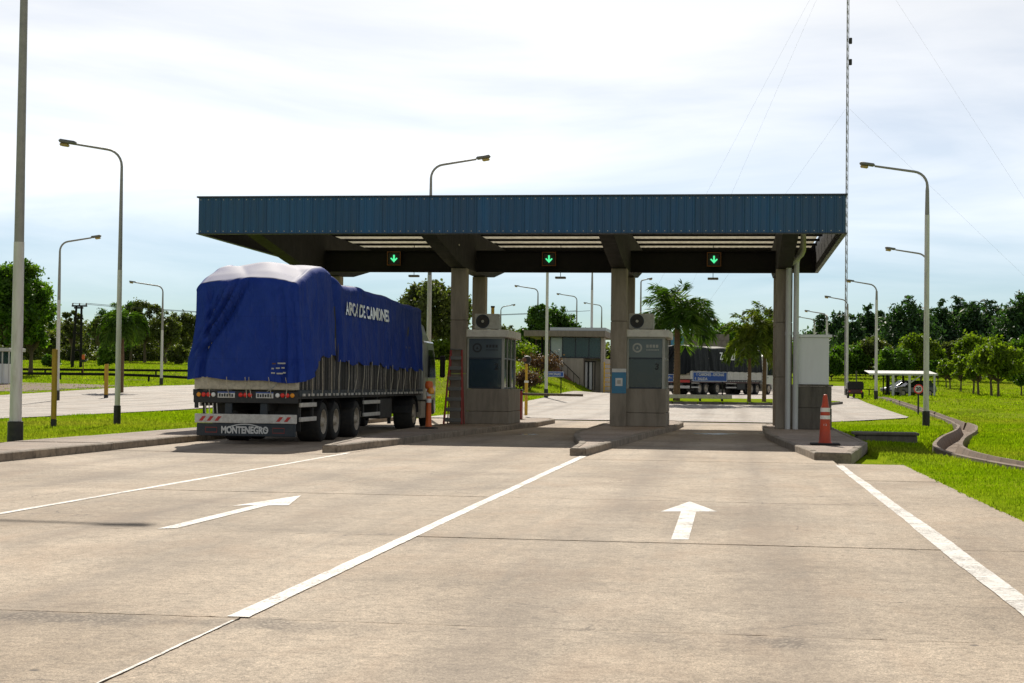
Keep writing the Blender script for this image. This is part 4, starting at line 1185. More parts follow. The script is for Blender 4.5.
def tarp_mesh(Lt, hw, ztop, zside, zrear, seed, rear_style=True, amp=1.0):
    """cover draped over the load: sides, roof and rear end in one sheet"""
    nS, nC, nT = 26, 7, 46
    NY = int(Lt / 0.09)
    V, Fc = [], []
    def section(y):
        pts = []
        zt = ztop(y)
        zl = zr_ = zside(y)
        rc = 0.21 + 0.06 * fbm(y * 0.8, 0, seed + 3)
        lw = hw + 0.02; rw = hw + 0.02
        crown = 0.10
        def topz(u): return zt + crown * (1 - u * u) + 0.05 * amp * fbm(u * 2.2, y * 0.9, seed)
        for k in range(nS):
            v = k / (nS - 1)
            pts.append((-1, v, -lw, zl + (topz(-1) - rc - zl) * v, 's'))
        for k in range(1, nC):
            a = math.pi / 2 * k / nC
            pts.append((-1, 1, -lw + rc * (1 - math.cos(a)), topz(-1) - rc + rc * math.sin(a), 'c'))
        for k in range(nT):
            u = -1 + 2 * k / (nT - 1)
            x = u * (hw - rc)
            pts.append((u, 1, x, topz(u), 't'))
        for k in range(nC - 1, 0, -1):
            a = math.pi / 2 * k / nC
            pts.append((1, 1, rw - rc * (1 - math.cos(a)), topz(1) - rc + rc * math.sin(a), 'c'))
        for k in range(nS - 1, -1, -1):
            v = k / (nS - 1)
            pts.append((1, v, rw, zr_ + (topz(1) - rc - zr_) * v, 's'))
        return pts
    def side_fold(y, z, s, v):
        low = (1 - v) ** 1.0
        n = 0.075 * ridge(y * 2.1 + 0.8 * fbm(y * 0.6, z * 0.5, seed + s) + z * 0.35 * s) * (0.35 + low)
        n += 0.05 * ridge(y * 4.7 + 1.6 * fbm(y * 0.8, z * 0.5, seed + 9)) * (0.25 + low)
        n += 0.03 * ridge(y * 1.3 - z * 2.2 + fbm(y * 0.7, z, seed + 2)) * (0.3 + v)
        n += 0.06 * fbm(y * 0.7, z * 1.1, seed + 5 + s) - 0.06
        # deep pleats gathered at the rear corner
        g = max(0, 1 - y / 3.0)
        n += (0.24 if s > 0 else 0.12) * g * ridge(y * 3.3 + 0.5 * (z - 2) + 0.7) * (0.30 + 0.8 * low)
        if rear_style:
            # the gap where the rear sheet laps over the front one
            q = (y - 3.75 - 0.28 * (3.2 - z)) / 0.20
            n -= 0.20 * math.exp(-q * q)
            if s < 0: n += 0.07 * max(0, 1 - y / 1.6) * math.exp(-((v - 0.22) / 0.14) ** 2)
        return n * amp
    P = []
    for j in range(NY + 1):
        y = Lt * j / NY
        row = []
        for (u, v, x, z, kd) in section(y):
            yy = y
            if kd == 's':
                s = -1 if u < 0 else 1
                x += s * (side_fold(y, z, s, v) + 0.05 * (1 - v))
            elif kd == 'c':
                s = -1 if u < 0 else 1
                x += s * side_fold(y, z, s, 1) * 0.7
            else: z -= 0.05 * amp * ridge(y * 0.9 + u * 2.4) * min(1, y / 0.5)
            row.append((x, yy, z))
        P.append(row)
    n = len(P[0])
    for row in P: V += row
    for j in range(NY):
        for k in range(n - 1): Fc.append((j * n + k, j * n + k + 1, (j + 1) * n + k + 1, (j + 1) * n + k))
    # rear end sheet, sewn to the first ring
    ring = P[0]; base = 0
    left = ring[:nS]; top = ring[nS - 1:n - nS + 1]; right = ring[n - nS:][::-1]
    nu, nv = len(top), nS
    rows = []
    for j in range(nv):                 # bottom to top
        v = j / (nv - 1); row = []
        lx, rx = left[j], right[j]
        for k in range(nu):
            u = k / (nu - 1)
            if j == nv - 1: row.append(n_idx_top(k, nS)); continue
            if k == 0: row.append(j); continue
            if k == nu - 1: row.append(n - 1 - j); continue
            bz = zrear(u)
            xx = lx[0] * (1 - u) + rx[0] * u
            zt = top[k][2]; zz0 = bz + (zt - bz) * v
            e = min(u, 1 - u) * 2; ed = min(1, e * 3.0)
            # blend side heights near the sewn edges
            zz = zz0 * ed + (lx[2] if u < 0.5 else rx[2]) * (1 - ed) if ed < 1 else zz0
            U = u * 2 - 1
            dy = -0.05 * ed - 0.05 * (1 - v) * ed
            dcr = (u - (0.48 - 0.62 * (1 - v) * 0.9))            # long diagonal creases
            for off, wd, am in ((0.0, 0.030, 0.24), (0.05, 0.018, -0.22), (-0.10, 0.028, 0.15), (-0.05, 0.016, -0.18), (-0.14, 0.014, -0.14), (0.20, 0.05, 0.05), (-0.20, 0.03, 0.10)):
                q = (dcr - off) / wd
                dy -= am * math.exp(-abs(q) ** 1.3) * min(1, v * 2.2 + .2) * min(1, (1 - v) * 4 + .15) * ed
            for off, am in ((0.87, 0.16), (0.955, 0.13), (0.915, -0.18), (0.08, 0.17), (0.125, -0.18), (0.83, -0.10), (0.78, 0.06), (0.72, -0.03)):
                q = (u - off - 0.03 * math.sin(v * 3)) / 0.026
                dy -= am * math.exp(-q * q) * (1.1 - v * 0.7) * ed
            dy += (0.05 * fbm(u * 4, v * 3, seed + 21) - 0.035 * ridge(u * 9 + v * 6 + 2 * fbm(u * 3, v * 2, seed + 4)) * (0.3 + v)) * ed
            if rear_style and v > 0.8: dy -= 0.10 * math.exp(-((u - 0.30) / 0.05) ** 2) * ed
            row.append((xx, dy, zz))
        rows.append(row)
    idx = []
    for row in rows:
        r2 = []
        for it in row:
            if isinstance(it, int): r2.append(it)
            else: V.append(it); r2.append(len(V) - 1)
        idx.append(r2)
    for j in range(nv - 1):
        for k in range(nu - 1): Fc.append((idx[j][k], idx[j][k + 1], idx[j + 1][k + 1], idx[j + 1][k]))
    me = bpy.data.meshes.new('tarpaulin'); me.from_pydata(V, [], Fc)
    for p_ in me.polygons: p_.use_smooth = True
    return me
def n_idx_top(k, nS): return nS - 1 + k

def trailer_and_tractor(t, Lt, W, tarp_mat, cab_mat, ztop, zside, zrear, seed, deck=1.32, trailer_axles=(2.6, 3.9, 6.3), drive=(14.6,), cab_y=16.3, detail=True, boards=None, amp=1.0):
    hw = W / 2
    # chassis beams and deck
    for s_ in (-1, 1):
        MB().box((s_ * 0.48 - 0.07, 0.1, 0.82), (s_ * 0.48 + 0.07, Lt - 0.2, 1.12), 0.01).build('chassis_beam', 'chassis', t)
    MB().box((-hw, 0.0, deck - 0.19), (hw, Lt, deck), 0.01).build('deck', 'chassis', t)
    for s_ in (-1, 1):
        MB().box((s_ * hw - 0.035, 0.02, deck - 0.13), (s_ * hw + 0.035, Lt, deck + 0.03), 0.01).build('side_rail', 'chassis_blue', t)
        for k in range(int(Lt / 0.42)):
            MB().box((s_ * (hw + 0.04) - 0.012, 0.25 + k * 0.42 + (0.1 if k % 2 else 0), deck - 0.12), (s_ * (hw + 0.04) + 0.03, 0.43 + k * 0.42, deck - 0.055), 0.006).build('tie_hook', 'bumper_white', t)
    # load under the sheet: stakes and boards of the side gates
    if boards is None:
        for s_ in (-1, 1):
            MB().box((s_ * (hw - 0.10) - 0.02, 0.1, deck + 0.02), (s_ * (hw - 0.10) + 0.02, Lt - 0.1, 3.6)).build('gate_lining', 'chassis', t)
            k = 0; y = 0.22
            r_ = random.Random(seed + 1)
            while y < Lt - 0.15:
                w = r_.uniform(0.025, 0.06)
                MB().box((s_ * (hw - 0.045) - 0.012, y, deck + 0.031), (s_ * (hw - 0.045) + 0.010, y + w, 2.75), 0.004).build('stake', 'stake', t)
                y += w + r_.uniform(0.12, 0.34)
    else:
        for s_ in (-1, 1):
            k = 0; y = 0.05
            while y < Lt - 1.0:
                MB().box((s_ * hw - 0.03, y, deck + 0.032), (s_ * hw + 0.03, y + 1.18, deck + 0.72), 0.01).build('side_board', boards, t)
                y += 1.22
    MB().box((-hw + .12, 0.12, deck + 0.02), (hw - .12, Lt - 0.12, 3.1)).build('load', 'wood_white', t)
    MB().box((-hw, 0.02, deck + 0.035), (hw, 0.07, deck + 0.34), 0.01).build('tail_board', 'wood_white', t)
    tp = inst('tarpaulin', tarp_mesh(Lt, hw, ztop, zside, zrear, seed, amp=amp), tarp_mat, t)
    # rear lighting beam
    MB().box((-hw, -0.03, deck - 0.30), (hw, 0.0, deck - 0.03), 0.008).build('light_beam', 'chassis', t)
    zl = deck - 0.10
    def lamp(x, mt_):
        MB().lathe([(0.05, 0.0), (0.055, -0.02), (0.04, -0.035), (0.01, -0.04)], 14, (x, -0.03, zl), 'y').build('tail_lamp', mt_, t, SM)
    e = hw - 0.14
    for s_ in (-1, 1):
        lamp(s_ * e, 'amber_light'); lamp(s_ * (e - 0.125), 'red_light'); lamp(s_ * (e - 0.25), 'red_light'); lamp(s_ * (e - 0.375), 'clear_light')
        if detail:
            pl = MB().box((s_ * 0.49 - 0.22, -0.045, zl - 0.075), (s_ * 0.49 + 0.22, -0.032, zl + 0.075), 0.004).build('number_plate', 'plate', t)
            MB().box((-0.22, -0.004, 0.045), (0.22, -0.001, 0.074)).build('plate_band', 'plate_blue', pl, loc=(s_ * 0.49, -0.046, zl))
            for q in range(6): MB().box((-0.185 + q * 0.064, -0.005, -0.05), (-0.145 + q * 0.064, -0.001, 0.03 - 0.012 * (q % 2))).build('plate_mark', 'ink_black', pl, loc=(s_ * 0.49, -0.046, zl))
    for k in (-1, 0, 1): lamp(k * 0.12, 'red_light')
    # mud flaps, bumper bar, name board
    for s_ in (-1, 1):
        MB().box((s_ * 0.82 - 0.33, 0.9, 0.30), (s_ * 0.82 + 0.33, 0.93, deck - 0.2), 0.005).build('mud_flap', 'chassis', t)
        MB().box((s_ * 0.45 - 0.09, 0.02, 0.74), (s_ * 0.45 + 0.09, 0.12, deck - 0.3), 0.01).build('bumper_bracket', 'chassis_blue', t)
    bz0, bz1 = 0.52, 0.745
    bb = MB().box((-hw + 0.05, -0.06, bz0), (hw - 0.03, 0.02, bz1), 0.012).build('bumper', 'bumper_white', t)
    if detail:
        for s_, n_ in ((-1, 3), (1, 2)):
            for k in range(n_):
                x = s_ * (hw - 0.25) - s_ * k * 0.2
                MB().yprism([(x - 0.09, bz0 + 0.05), (x, bz0 + 0.05), (x + 0.09, bz1 - 0.06), (x, bz1 - 0.06)], -0.066, -0.061).build('red_stripe', 'chevron_red', bb)
        nb = MB().box((-hw + 0.10, -0.055, 0.20), (hw - 0.05, 0.02, bz0 - 0.01), 0.012).build('name_board', 'chassis_blue', t)
        letter('lettering', 'MONTENEGRO', 0.235, 'plate', nb, (0.0, -0.060, 0.345), FACE_CAM, 0.010, 0.74)
        mb = MB()
        for k in range(12):
            a0, a1 = math.pi * (0.32 + 0.36 * k / 12), math.pi * (0.32 + 0.36 * (k + 1) / 12)
            for aa in (a0, a1): mb.v += [(-1.1 * math.cos(aa), -0.058, -0.58 + 1.065 * math.sin(aa)), (-1.1 * math.cos(aa), -0.058, -0.58 + 1.09 * math.sin(aa))]
        mb.f = [(4 * k, 4 * k + 2, 4 * k + 3, 4 * k + 1) for k in range(12)]
        mb.build('arc_stroke', 'plate', nb)
        for s_ in (-1, 1):
            mb = MB(); xx = s_ * 0.86
            for z in (0.29, 0.41): mb.box((xx - 0.15, -0.06, z - 0.008), (xx + 0.15, -0.056, z + 0.008))
            for x_ in (-0.15, 0.142): mb.box((xx + x_, -0.06, 0.299), (xx + x_ + 0.008, -0.056, 0.401))
            mb.build('outline_mark', 'red_paint', nb)
        # vertical rods below the left lamps, hoses
        for k in range(4): MB().tube([(-hw + 0.30 + k * 0.1, 0.03, 0.75), (-hw + 0.28 + k * 0.1, 0.03, deck - 0.31)], 0.014, 6).build('rod', 'bumper_white', t)
        MB().box((-hw + 0.02, -0.02, 0.88), (-hw + 0.12, 0.03, 1.05), 0.01).build('side_marker', 'chassis', t)
        # small emblem printed on the rear sheet
    # axles and wheels
    for y in trailer_axles:
        MB().tube([(-hw + 0.3, y, 0.52), (hw - 0.3, y, 0.52)], 0.07, 8).build('axle', 'chassis', t)
        for s_ in (-1, 1):
            wheel(t, s_ * (hw - 0.03), y, 0.52, s_, 0.30, True)
            if detail or s_ == 1:
                mb = MB()
                for k in range(7):
                    a = math.pi * (0.18 + 0.64 * k / 6)
                    for x in (hw - 0.62, hw - 0.01): mb.v.append((s_ * x, y + 0.60 * math.cos(a), 0.52 + 0.60 * math.sin(a)))
                mb.f = [(2 * k, 2 * k + 1, 2 * k + 3, 2 * k + 2) for k in range(6)]
                mb.build('mudguard', 'chassis', t)
    # side underrun guards and boxes
    for s_ in (-1, 1):
        for y0, y1 in ((0.35, 1.85), (7.2, 9.3)):
            for z in (0.62, 0.98):
                MB().box((s_ * (hw - 0.05) - 0.03, y0, z - 0.055), (s_ * (hw - 0.05) + 0.03, y1, z + 0.055), 0.01).build('side_guard', 'bumper_white', t)
            MB().box((s_ * (hw - 0.11) - 0.03, y0 + 0.1, 0.56), (s_ * (hw - 0.11) + 0.03, y0 + 0.2, deck - 0.18)).build('guard_post', 'chassis', t)
            MB().box((s_ * (hw - 0.11) - 0.03, y1 - 0.2, 0.56), (s_ * (hw - 0.11) + 0.03, y1 - 0.1, deck - 0.18)).build('guard_post', 'chassis', t)
        MB().box((s_ * (hw - 0.35) - 0.26, 9.6, 0.45), (s_ * (hw - 0.35) + 0.26, 11.3, 1.08), 0.03).build('tool_box', 'chassis', t)
        MB().box((s_ * (hw - 0.3) - 0.03, 11.7, 0.25), (s_ * (hw - 0.3) + 0.06, 11.85, 1.1)).build('landing_leg', 'chassis', t)
    # tractor
    for s_ in (-1, 1): MB().box((s_ * 0.42 - 0.05, 12.6, 0.62), (s_ * 0.42 + 0.05, cab_y + 2.0, 0.86)).build('tractor_beam', 'chassis', t)
    for y in drive:
        for s_ in (-1, 1): wheel(t, s_ * (hw - 0.05), y, 0.52, s_, 0.30, True)
        for s_ in (-1, 1):
            mb = MB()
            for k in range(9):
                a = math.pi * (0.02 + 0.96 * k / 8)
                for x in (hw - 0.66, hw - 0.02): mb.v.append((s_ * x, y + 0.64 * math.cos(a), 0.52 + 0.62 * math.sin(a)))
            mb.f = [(2 * k, 2 * k + 1, 2 * k + 3, 2 * k + 2) for k in range(8)]
            mb.build('mudguard', 'chassis', t)
    cw = hw - 0.03
    y0 = cab_y - 0.35; y1 = cab_y + 2.0
    cb = MB().xprism([(y0, 0.95), (y0, 2.95), (y0 + 0.1, 3.02), (y1 - 0.55, 3.02), (y1 - 0.12, 2.35), (y1, 1.9), (y1 + 0.03, 0.5), (y1 - 0.3, 0.42), (y1 - 0.42, 0.95)], -cw, cw).build('cab', cab_mat, t, SM)
    cb.modifiers.new('bevel', 'BEVEL').width = 0.06; cb.modifiers['bevel'].segments = 3
    MB().xprism([(y0 + 0.05, 3.0), (y0 + 0.08, 3.45), (y0 + 0.35, 3.62), (y0 + 0.8, 3.55), (y1 - 0.5, 3.06)], -cw + 0.18, cw - 0.18).build('roof_deflector', cab_mat, t, SM)
    for s_ in (-1, 1):
        MB().xprism([(y0 + 0.85, 1.75), (y0 + 0.85, 2.72), (y1 - 0.62, 2.72), (y1 - 0.22, 2.2), (y1 - 0.18, 1.75)], s_ * cw, s_ * (cw + 0.006)).build('side_window', 'glass_car', t)
        MB().xprism([(y0 + 0.72, 1.0), (y0 + 0.74, 1.0), (y0 + 0.74, 2.85), (y0 + 0.72, 2.85)], s_ * cw, s_ * (cw + 0.005)).build('door_seam', 'chassis', t)
        MB().box((s_ * (cw + 0.04) - 0.02, y0 + 0.82, 1.5), (s_ * (cw + 0.04) + 0.02, y0 + 0.98, 1.56), 0.008).build('door_handle', 'chassis', t)
        mr = MB().box((s_ * (cw + 0.26) - 0.07, y1 - 0.30, 1.75), (s_ * (cw + 0.26) + 0.11, y1 - 0.14, 2.55), 0.04).build('mirror', 'chassis', t)
        MB().tube([(0, 0, 0), (s_ * 0.2, 0.0, 0.0)], 0.02, 6).build('mirror_arm', 'chassis', mr, loc=(s_ * (cw + .0), y1 - 0.2, 2.45))
        wheel(t, s_ * (hw - 0.06), y1 - 1.05, 0.51, s_, 0.31, False)
        MB().xprism([(y0 - 0.2, 0.35), (y0 + 0.6, 0.35), (y0 + 0.62, 0.92), (y0 - 0.2, 0.92)], s_ * (cw - 0.5), s_ * (cw - 0.03)).build('fuel_tank', 'rim', t)
        MB().box((s_ * (cw - 0.18) - 0.17, y1 + 0.03, 0.75), (s_ * (cw - 0.18) + 0.13, y1 + 0.055, 1.0), 0.01).build('headlight', 'clear_light', t)
    MB().box((-cw + 0.1, y1 - 0.16, 1.85), (cw - 0.1, y1 + 0.02, 2.5)).build('windscreen', 'glass_car', t)
    MB().box((-0.7, y1 + 0.032, 1.05), (0.7, y1 + 0.05, 1.7), 0.01).build('grille', 'chassis', t)

YT = 38.3
xl, xr = atY(193.5, 420, YT).x, atY(298, 420, YT).x
W_ = xr - xl
tk = thing('cargo_truck', ((xl + xr) / 2, YT, 0), 'long articulated truck under a rumpled bright blue tarpaulin, waiting in the left lane', 'truck')
def zt1(y): return float(np.interp(y, [0, 0.5, 1.4, 2.4, 3.6, 4.6, 7, 11, 15.5], [4.0, 4.2, 4.46, 4.58, 4.46, 4.29, 4.28, 4.23, 4.12]))
def zs1(y): return float(np.interp(y, [0, 0.6, 1.4, 2.4, 3.4, 4.2, 6, 8.5, 11, 13, 15.5], [1.55, 1.58, 2.02, 2.28, 2.22, 2.12, 2.06, 2.1, 2.0, 2.0, 2.02])) + 0.05 * math.sin(y * 4.3) + 0.03 * math.sin(y * 9.1 + 1)
def zr1(u): return 1.66 - 0.16 * u + 0.02 * math.sin(u * 12)
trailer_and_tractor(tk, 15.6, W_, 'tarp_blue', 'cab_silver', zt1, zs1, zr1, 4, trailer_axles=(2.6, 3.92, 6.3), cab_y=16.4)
from mathutils.bvhtree import BVHTree
def printed(name, txt, size, material, t, y, z, width, bold, axis='x'):
    """lettering printed on the sheet: every point laid on the folds"""
    tarp = [o_ for o_ in t.children if o_.name.startswith('tarpaulin')][0].data
    bv = BVHTree.FromPolygons([v.co.copy() for v in tarp.vertices], [tuple(p_.vertices) for p_ in tarp.polygons])
    me = text_mesh(txt, size, 0.0, bold, width)
    bm = bmesh.new(); bm.from_mesh(me)
    for _ in range(2): bmesh.ops.subdivide_edges(bm, edges=[e for e in bm.edges if e.calc_length() > 0.09], cuts=2, use_grid_fill=False)
    bmesh.ops.triangulate(bm, faces=bm.faces)
    for v in bm.verts:
        yy, zz_ = y + v.co.x, z + v.co.y
        hit = bv.ray_cast(Vector((5, yy, zz_)), Vector((-1, 0, 0)))
        v.co = Vector(((hit[0].x if hit[0] else 1.4) + 0.045, yy, zz_))
    bm.to_mesh(me); bm.free(); me.materials.append(M[material])
    o_ = bpy.data.objects.new(name, me); link(o_); o_.parent = t
printed('lettering', 'ARCA DE CAMIONES', 0.50, 'clear_light', tk, 7.35, 3.58, 1.12, 0.014)
# lashing ropes from the sheet down to the hooks
rr_ = random.Random(5)
for y in [0.9 + 0.95 * k for k in range(15)]:
    z1 = zs1(y) + 0.02; x0 = W_ / 2 + 0.05
    MB().tube([(x0 + 0.06, y, z1), (x0 + 0.05, y + rr_.uniform(-0.12, 0.12), 1.7), (x0 + 0.03, y + rr_.uniform(-0.2, 0.2), 1.27)], 0.011, 5).build('rope', 'wood_white', tk)
for x in (-0.95, -0.45, 0.02, 0.12, 0.62, 1.05):
    MB().tube([(x, -0.17, 1.66), (x + rr_.uniform(-.03, .03), -0.09, 1.45), (x + rr_.uniform(-.05, .05), -0.05, 1.15)], 0.010, 5).build('rope', 'wood_white', tk)
MB().tube([(0.55, -0.06, 1.3), (0.70, -0.10, 1.40), (0.80, -0.06, 1.5), (0.82, -0.05, 1.6)], 0.012, 5).build('hose', 'pole_grey', tk)
# little emblem on the rear sheet: pale marks in an arch
em = thing_part('emblem', tk, (0.86, -0.23, 1.82))
for k, (x, z, w, mt_) in enumerate(((-0.14, 0.16, 0.10, 'shirt'), (0.0, 0.17, 0.2, 'plate'), (-0.15, 0.04, 0.06, 'x'), (-0.04, 0.05, 0.10, 'x'), (0.10, 0.06, 0.08, 'x'), (-0.16, -0.07, 0.10, 'x'), (-0.02, -0.08, 0.16, 'x'), (0.14, -0.06, 0.07, 'x'))):
    MB().box((x, -0.003, z), (x + w, 0.0, z + 0.035)).build('printed_mark', ['maroon', 'frame_grey'][0 if k == 0 else 1], em)

# --- second truck, far side of the exit road
e0 = gpt(690, 395.5)
YF = 132.0
p = atY(681, 395, YF)
tf = thing('cargo_truck', (p.x - 0.4, YF, H(p.x, YF) + 0.03), 'far articulated truck under a black tarpaulin seen behind the palms', 'truck', rz=R(-24))
def zt2(y): return 3.98 + 0.05 * math.sin(y * 1.1)
def zs2(y): return 1.98 + 0.03 * math.sin(y * 5)
def zr2(u): return 1.66
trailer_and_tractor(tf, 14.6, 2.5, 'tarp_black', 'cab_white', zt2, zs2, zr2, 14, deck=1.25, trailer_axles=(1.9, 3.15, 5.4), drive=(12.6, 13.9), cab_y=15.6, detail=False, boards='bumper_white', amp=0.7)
printed('lettering', 'ZORZI', 0.85, 'clear_light', tf, 7.2, 3.25, 1.3, 0.02)
MB().box((-1.25, -0.08, 1.0), (1.25, -0.035, 1.22), 0.01).build('rear_bar', 'chevron_red', tf)
MB().box((1.252, 0.1, 1.0), (1.285, 14.3, 1.12)).build('red_skirt', 'maroon', tf)

# ================================================================== LAMP POSTS AND SMALL STREET FURNITURE
def lamp_post(base, height, arm_dx, label, white_h=4.6, r0=0.09, arm_dy=0.0, rise=0.5, head=True, lamp='lamp_amber', black_h=0.65, group='tall curved lamp posts', name='lamp_post'):
    """steel post painted white below, black foot, curved arm"""
    t = thing(name, base, label, 'lamp post', group=group)
    g = 0.0
    MB().tube([(0, 0, -0.15), (0, 0, black_h)], [r0 * 1.45, r0 * 1.4], 14).build('foot', 'black_paint', t, SM)
    MB().tube([(0, 0, black_h + 0.002), (0, 0, white_h)], [r0 * 1.1, r0 * 0.95], 14).build('painted_shaft', 'pole_white', t, SM)
    s_ = 1 if arm_dx >= 0 else -1
    bend = min(0.6, abs(arm_dx) * 0.4); rise = min(0.32, 0.11 * abs(arm_dx))
    pts = [(0, 0, white_h + 0.002), (0, 0, (white_h + height) / 2), (0, 0, height - bend - rise)]
    for k in range(1, 7):
        a = math.pi / 2 * k / 6 * 0.92
        pts.append((s_ * bend * (1 - math.cos(a)), arm_dy * 0.3 * (1 - math.cos(a)), height - bend - rise + bend * math.sin(a)))
    lx, ly, lz = pts[-1]
    pts.append((arm_dx, arm_dy, height))
    rad = [r0 * 0.90, r0 * 0.72, r0 * 0.55] + [r0 * 0.5] * 6 + [r0 * 0.42]
    MB().tube(pts, rad, 12).build('shaft', 'pole_grey', t, SM)
    if head:
        hd = thing_part('luminaire', t, (arm_dx, arm_dy, height)); hd.rotation_euler = (0, math.atan2(-(height - lz), (arm_dx - lx)) if s_ > 0 else math.atan2(-(height - lz), -(arm_dx - lx)) * -1, 0)
        x0, x1 = (0, 0.62) if s_ > 0 else (-0.62, 0)
        MB().box((x0, -0.14, -0.03), (x1, 0.14, 0.10), 0.05).build('housing', 'lamp_grey', hd, SM)
        MB().box((x0 + 0.20 * (s_ > 0) + 0.05, -0.11, -0.14), (x1 - 0.20 * (s_ < 0) - 0.05, 0.11, -0.032), 0.04).build('lens', lamp, hd, SM)
    return t
def top_z(px, py, Y): return atY(px, py, Y).z
def post_at(px, py, px_top, py_lamp, px_lamp, label, white_y=None, r0=0.09, ground=None, **kw):
    b = gpt(px, py) if ground is None else ground
    b = Vector((b.x, b.y, H(b.x, b.y)))
    zl = top_z(px_lamp, py_lamp, b.y); xl_ = atY(px_lamp, py_lamp, b.y).x
    sgn = 1 if xl_ > b.x else -1
    wh = (top_z(px, white_y, b.y) - b.z) if white_y else 4.6
    return lamp_post(b, zl - b.z - 0.05, (xl_ - b.x) - sgn * 0.55, label, wh, r0, **kw)
# the big post at the left edge; its lamp hangs out of the picture over the road
b = gpt(15, 446); b.z = 0.02
lamp_post(Vector((b.x, b.y, 0.02)), 15.2, 5.3, 'thick pale lamp post rising out of the picture at the left edge', 4.7, 0.125, rise=0.25, black_h=0.55)
post_at(117, 424.5, 123, 143, 61, 'white lamp post left of the truck with its lamp pointing left', 270, 0.085)
post_at(57, 401, 62, 237, 100, 'lamp post beyond the left carriageway with its lamp pointing right', 300, 0.11)
post_at(152, 384, 153, 282, 130, 'small distant lamp post on the grass just left of the truck', 330, 0.12, ground=Vector((-52.5, 142, 0)))
post_at(428, 420, 428, 158, 489, 'lamp post rising behind the canopy with its lamp pointing right', 275, 0.10, ground=Vector((atY(428, 400, 68).x, 68, 0)))
post_at(546, 397, 546, 262, 521, 'white post on the lawn in front of the office building', 272, 0.105, ground=gpt(546, 398))
post_at(591, 389, 591, 262, 615, 'white post on the path at the office building entrance', 290, 0.115, ground=gpt(591, 390.5))
for (px, py, pl, pyl, Y, lab) in ((537, 380, 515, 286, 190, 'distant lamp post nearest to the office roof tree'), (576, 380, 557, 294, 215, 'distant lamp post over the middle of the office roof'), (601, 380, 584, 303, 240, 'distant lamp post at the right end of the office roof'),
                              (465, 380, 452, 306, 200, 'distant lamp post between the columns behind the air conditioner'), (500, 380, 515, 305, 225, 'far lamp post with a right pointing lamp seen above booth 2'), (627, 380, 611, 306, 250, 'distant lamp post peeking out beside the middle column'), (640, 380, 652, 279, 170, 'distant lamp post between the middle column and the large palm')):
    x = atY(px, py, Y).x
    post_at(px, py, px, pyl, pl, lab, 330, 0.13, ground=Vector((x, Y, 0)), group='small distant lamp posts')
post_at(926, 427, 927, 165, 861, 'tall white lamp post on the right lawn with a black foot', 215, 0.105)
x = atY(926.5, 400, 96).x; post_at(926, 400, 926, 249, 886, 'lamp post standing right behind the tall right lamp post', 300, 0.10, ground=Vector((x, 96, 0)))
x = atY(876, 395, 124).x; post_at(876, 395, 876, 281, 847, 'white lamp post in front of the carport', 300, 0.105, ground=Vector((x, 124, 0)))
x = atY(847, 388, 148).x; post_at(847, 388, 847, 297, 825, 'white lamp post right beside the radio mast', 310, 0.105, ground=Vector((x, 148, 0)))
x = atY(826.5, 385, 185).x; post_at(826, 385, 826, 311, 805, 'distant lamp post over the white cabin', 320, 0.12, ground=Vector((x, 185, 0)), group='small distant lamp posts')
x = atY(814, 385, 215).x; post_at(814, 385, 814, 317, 797, 'farthest lamp post peeking over the white cabin roof', 325, 0.12, ground=Vector((x, 215, 0)), group='small distant lamp posts')

# yellow marker posts
for px, py, pt, w, lab in ((53.5, 427, 349, 0.075, 'tall yellow wooden post on the verge between two lamp posts'), (106, 398.5, 364, 0.11, 'slim yellow post beyond the left carriageway')):
    b = gpt(px, py); h = top_z(px, pt, b.y) - b.z
    t = thing('marker_post', b, lab, 'post')
    MB().box((-w, -w, -0.1), (w, w, 0.25), 0.01).build('foot', 'black_paint', t)
    MB().box((-w * .95, -w * .95, 0.251), (w * .95, w * .95, h), 0.015).build('shaft', 'wood_yellow', t)
# two low dark guard rails running across the left bank
for (pxa, pxb, py, Yr, lab) in ((-30, 192, 384, 148, 'near low dark guard rail across the left bank'), (-30, 192, 377.5, 172, 'far low dark guard rail across the left bank')):
    A, B = atY(pxa, py, Yr), atY(pxb, py + 1.0, Yr + 4)
    A.z, B.z = H(A.x, A.y), H(B.x, B.y)
    t = thing('guard_rail', A, lab, 'guard rail', group='guard rails on the left bank')
    n = int((B - A).length / 4)
    for k in range(n):
        p, q = A.lerp(B, k / n), A.lerp(B, (k + 1) / n - 0.002)
        p.z, q.z = H(p.x, p.y), H(q.x, q.y)
        p -= A; q -= A
        MB().tube([p + Vector((0, 0, 0.62)), q + Vector((0, 0, 0.62))], 0.15, 6).build('rail', 'steel_dark', t)
        MB().box((p.x - 0.08, p.y + 0.16, p.z - 0.2), (p.x + 0.08, p.y + 0.3, p.z + 0.74)).build('post', 'steel_dark', t)
# small marker boards on the left bank
b = gpt(83, 376)
t = thing('marker_board', b, 'small dark box on a thin post on the left bank', 'marker')
MB().tube([(0, 0, 0), (0, 0, 2.0)], 0.06, 8).build('post', 'brick_red', t); MB().box((-0.32, -0.1, 1.55), (0.32, 0.1, 1.8), 0.02).build('box', 'black_paint', t)
MB().box((-0.16, -0.06, 1.85), (0.16, 0.06, 2.4), 0.02).build('orange_plate', 'orange_plastic', t)

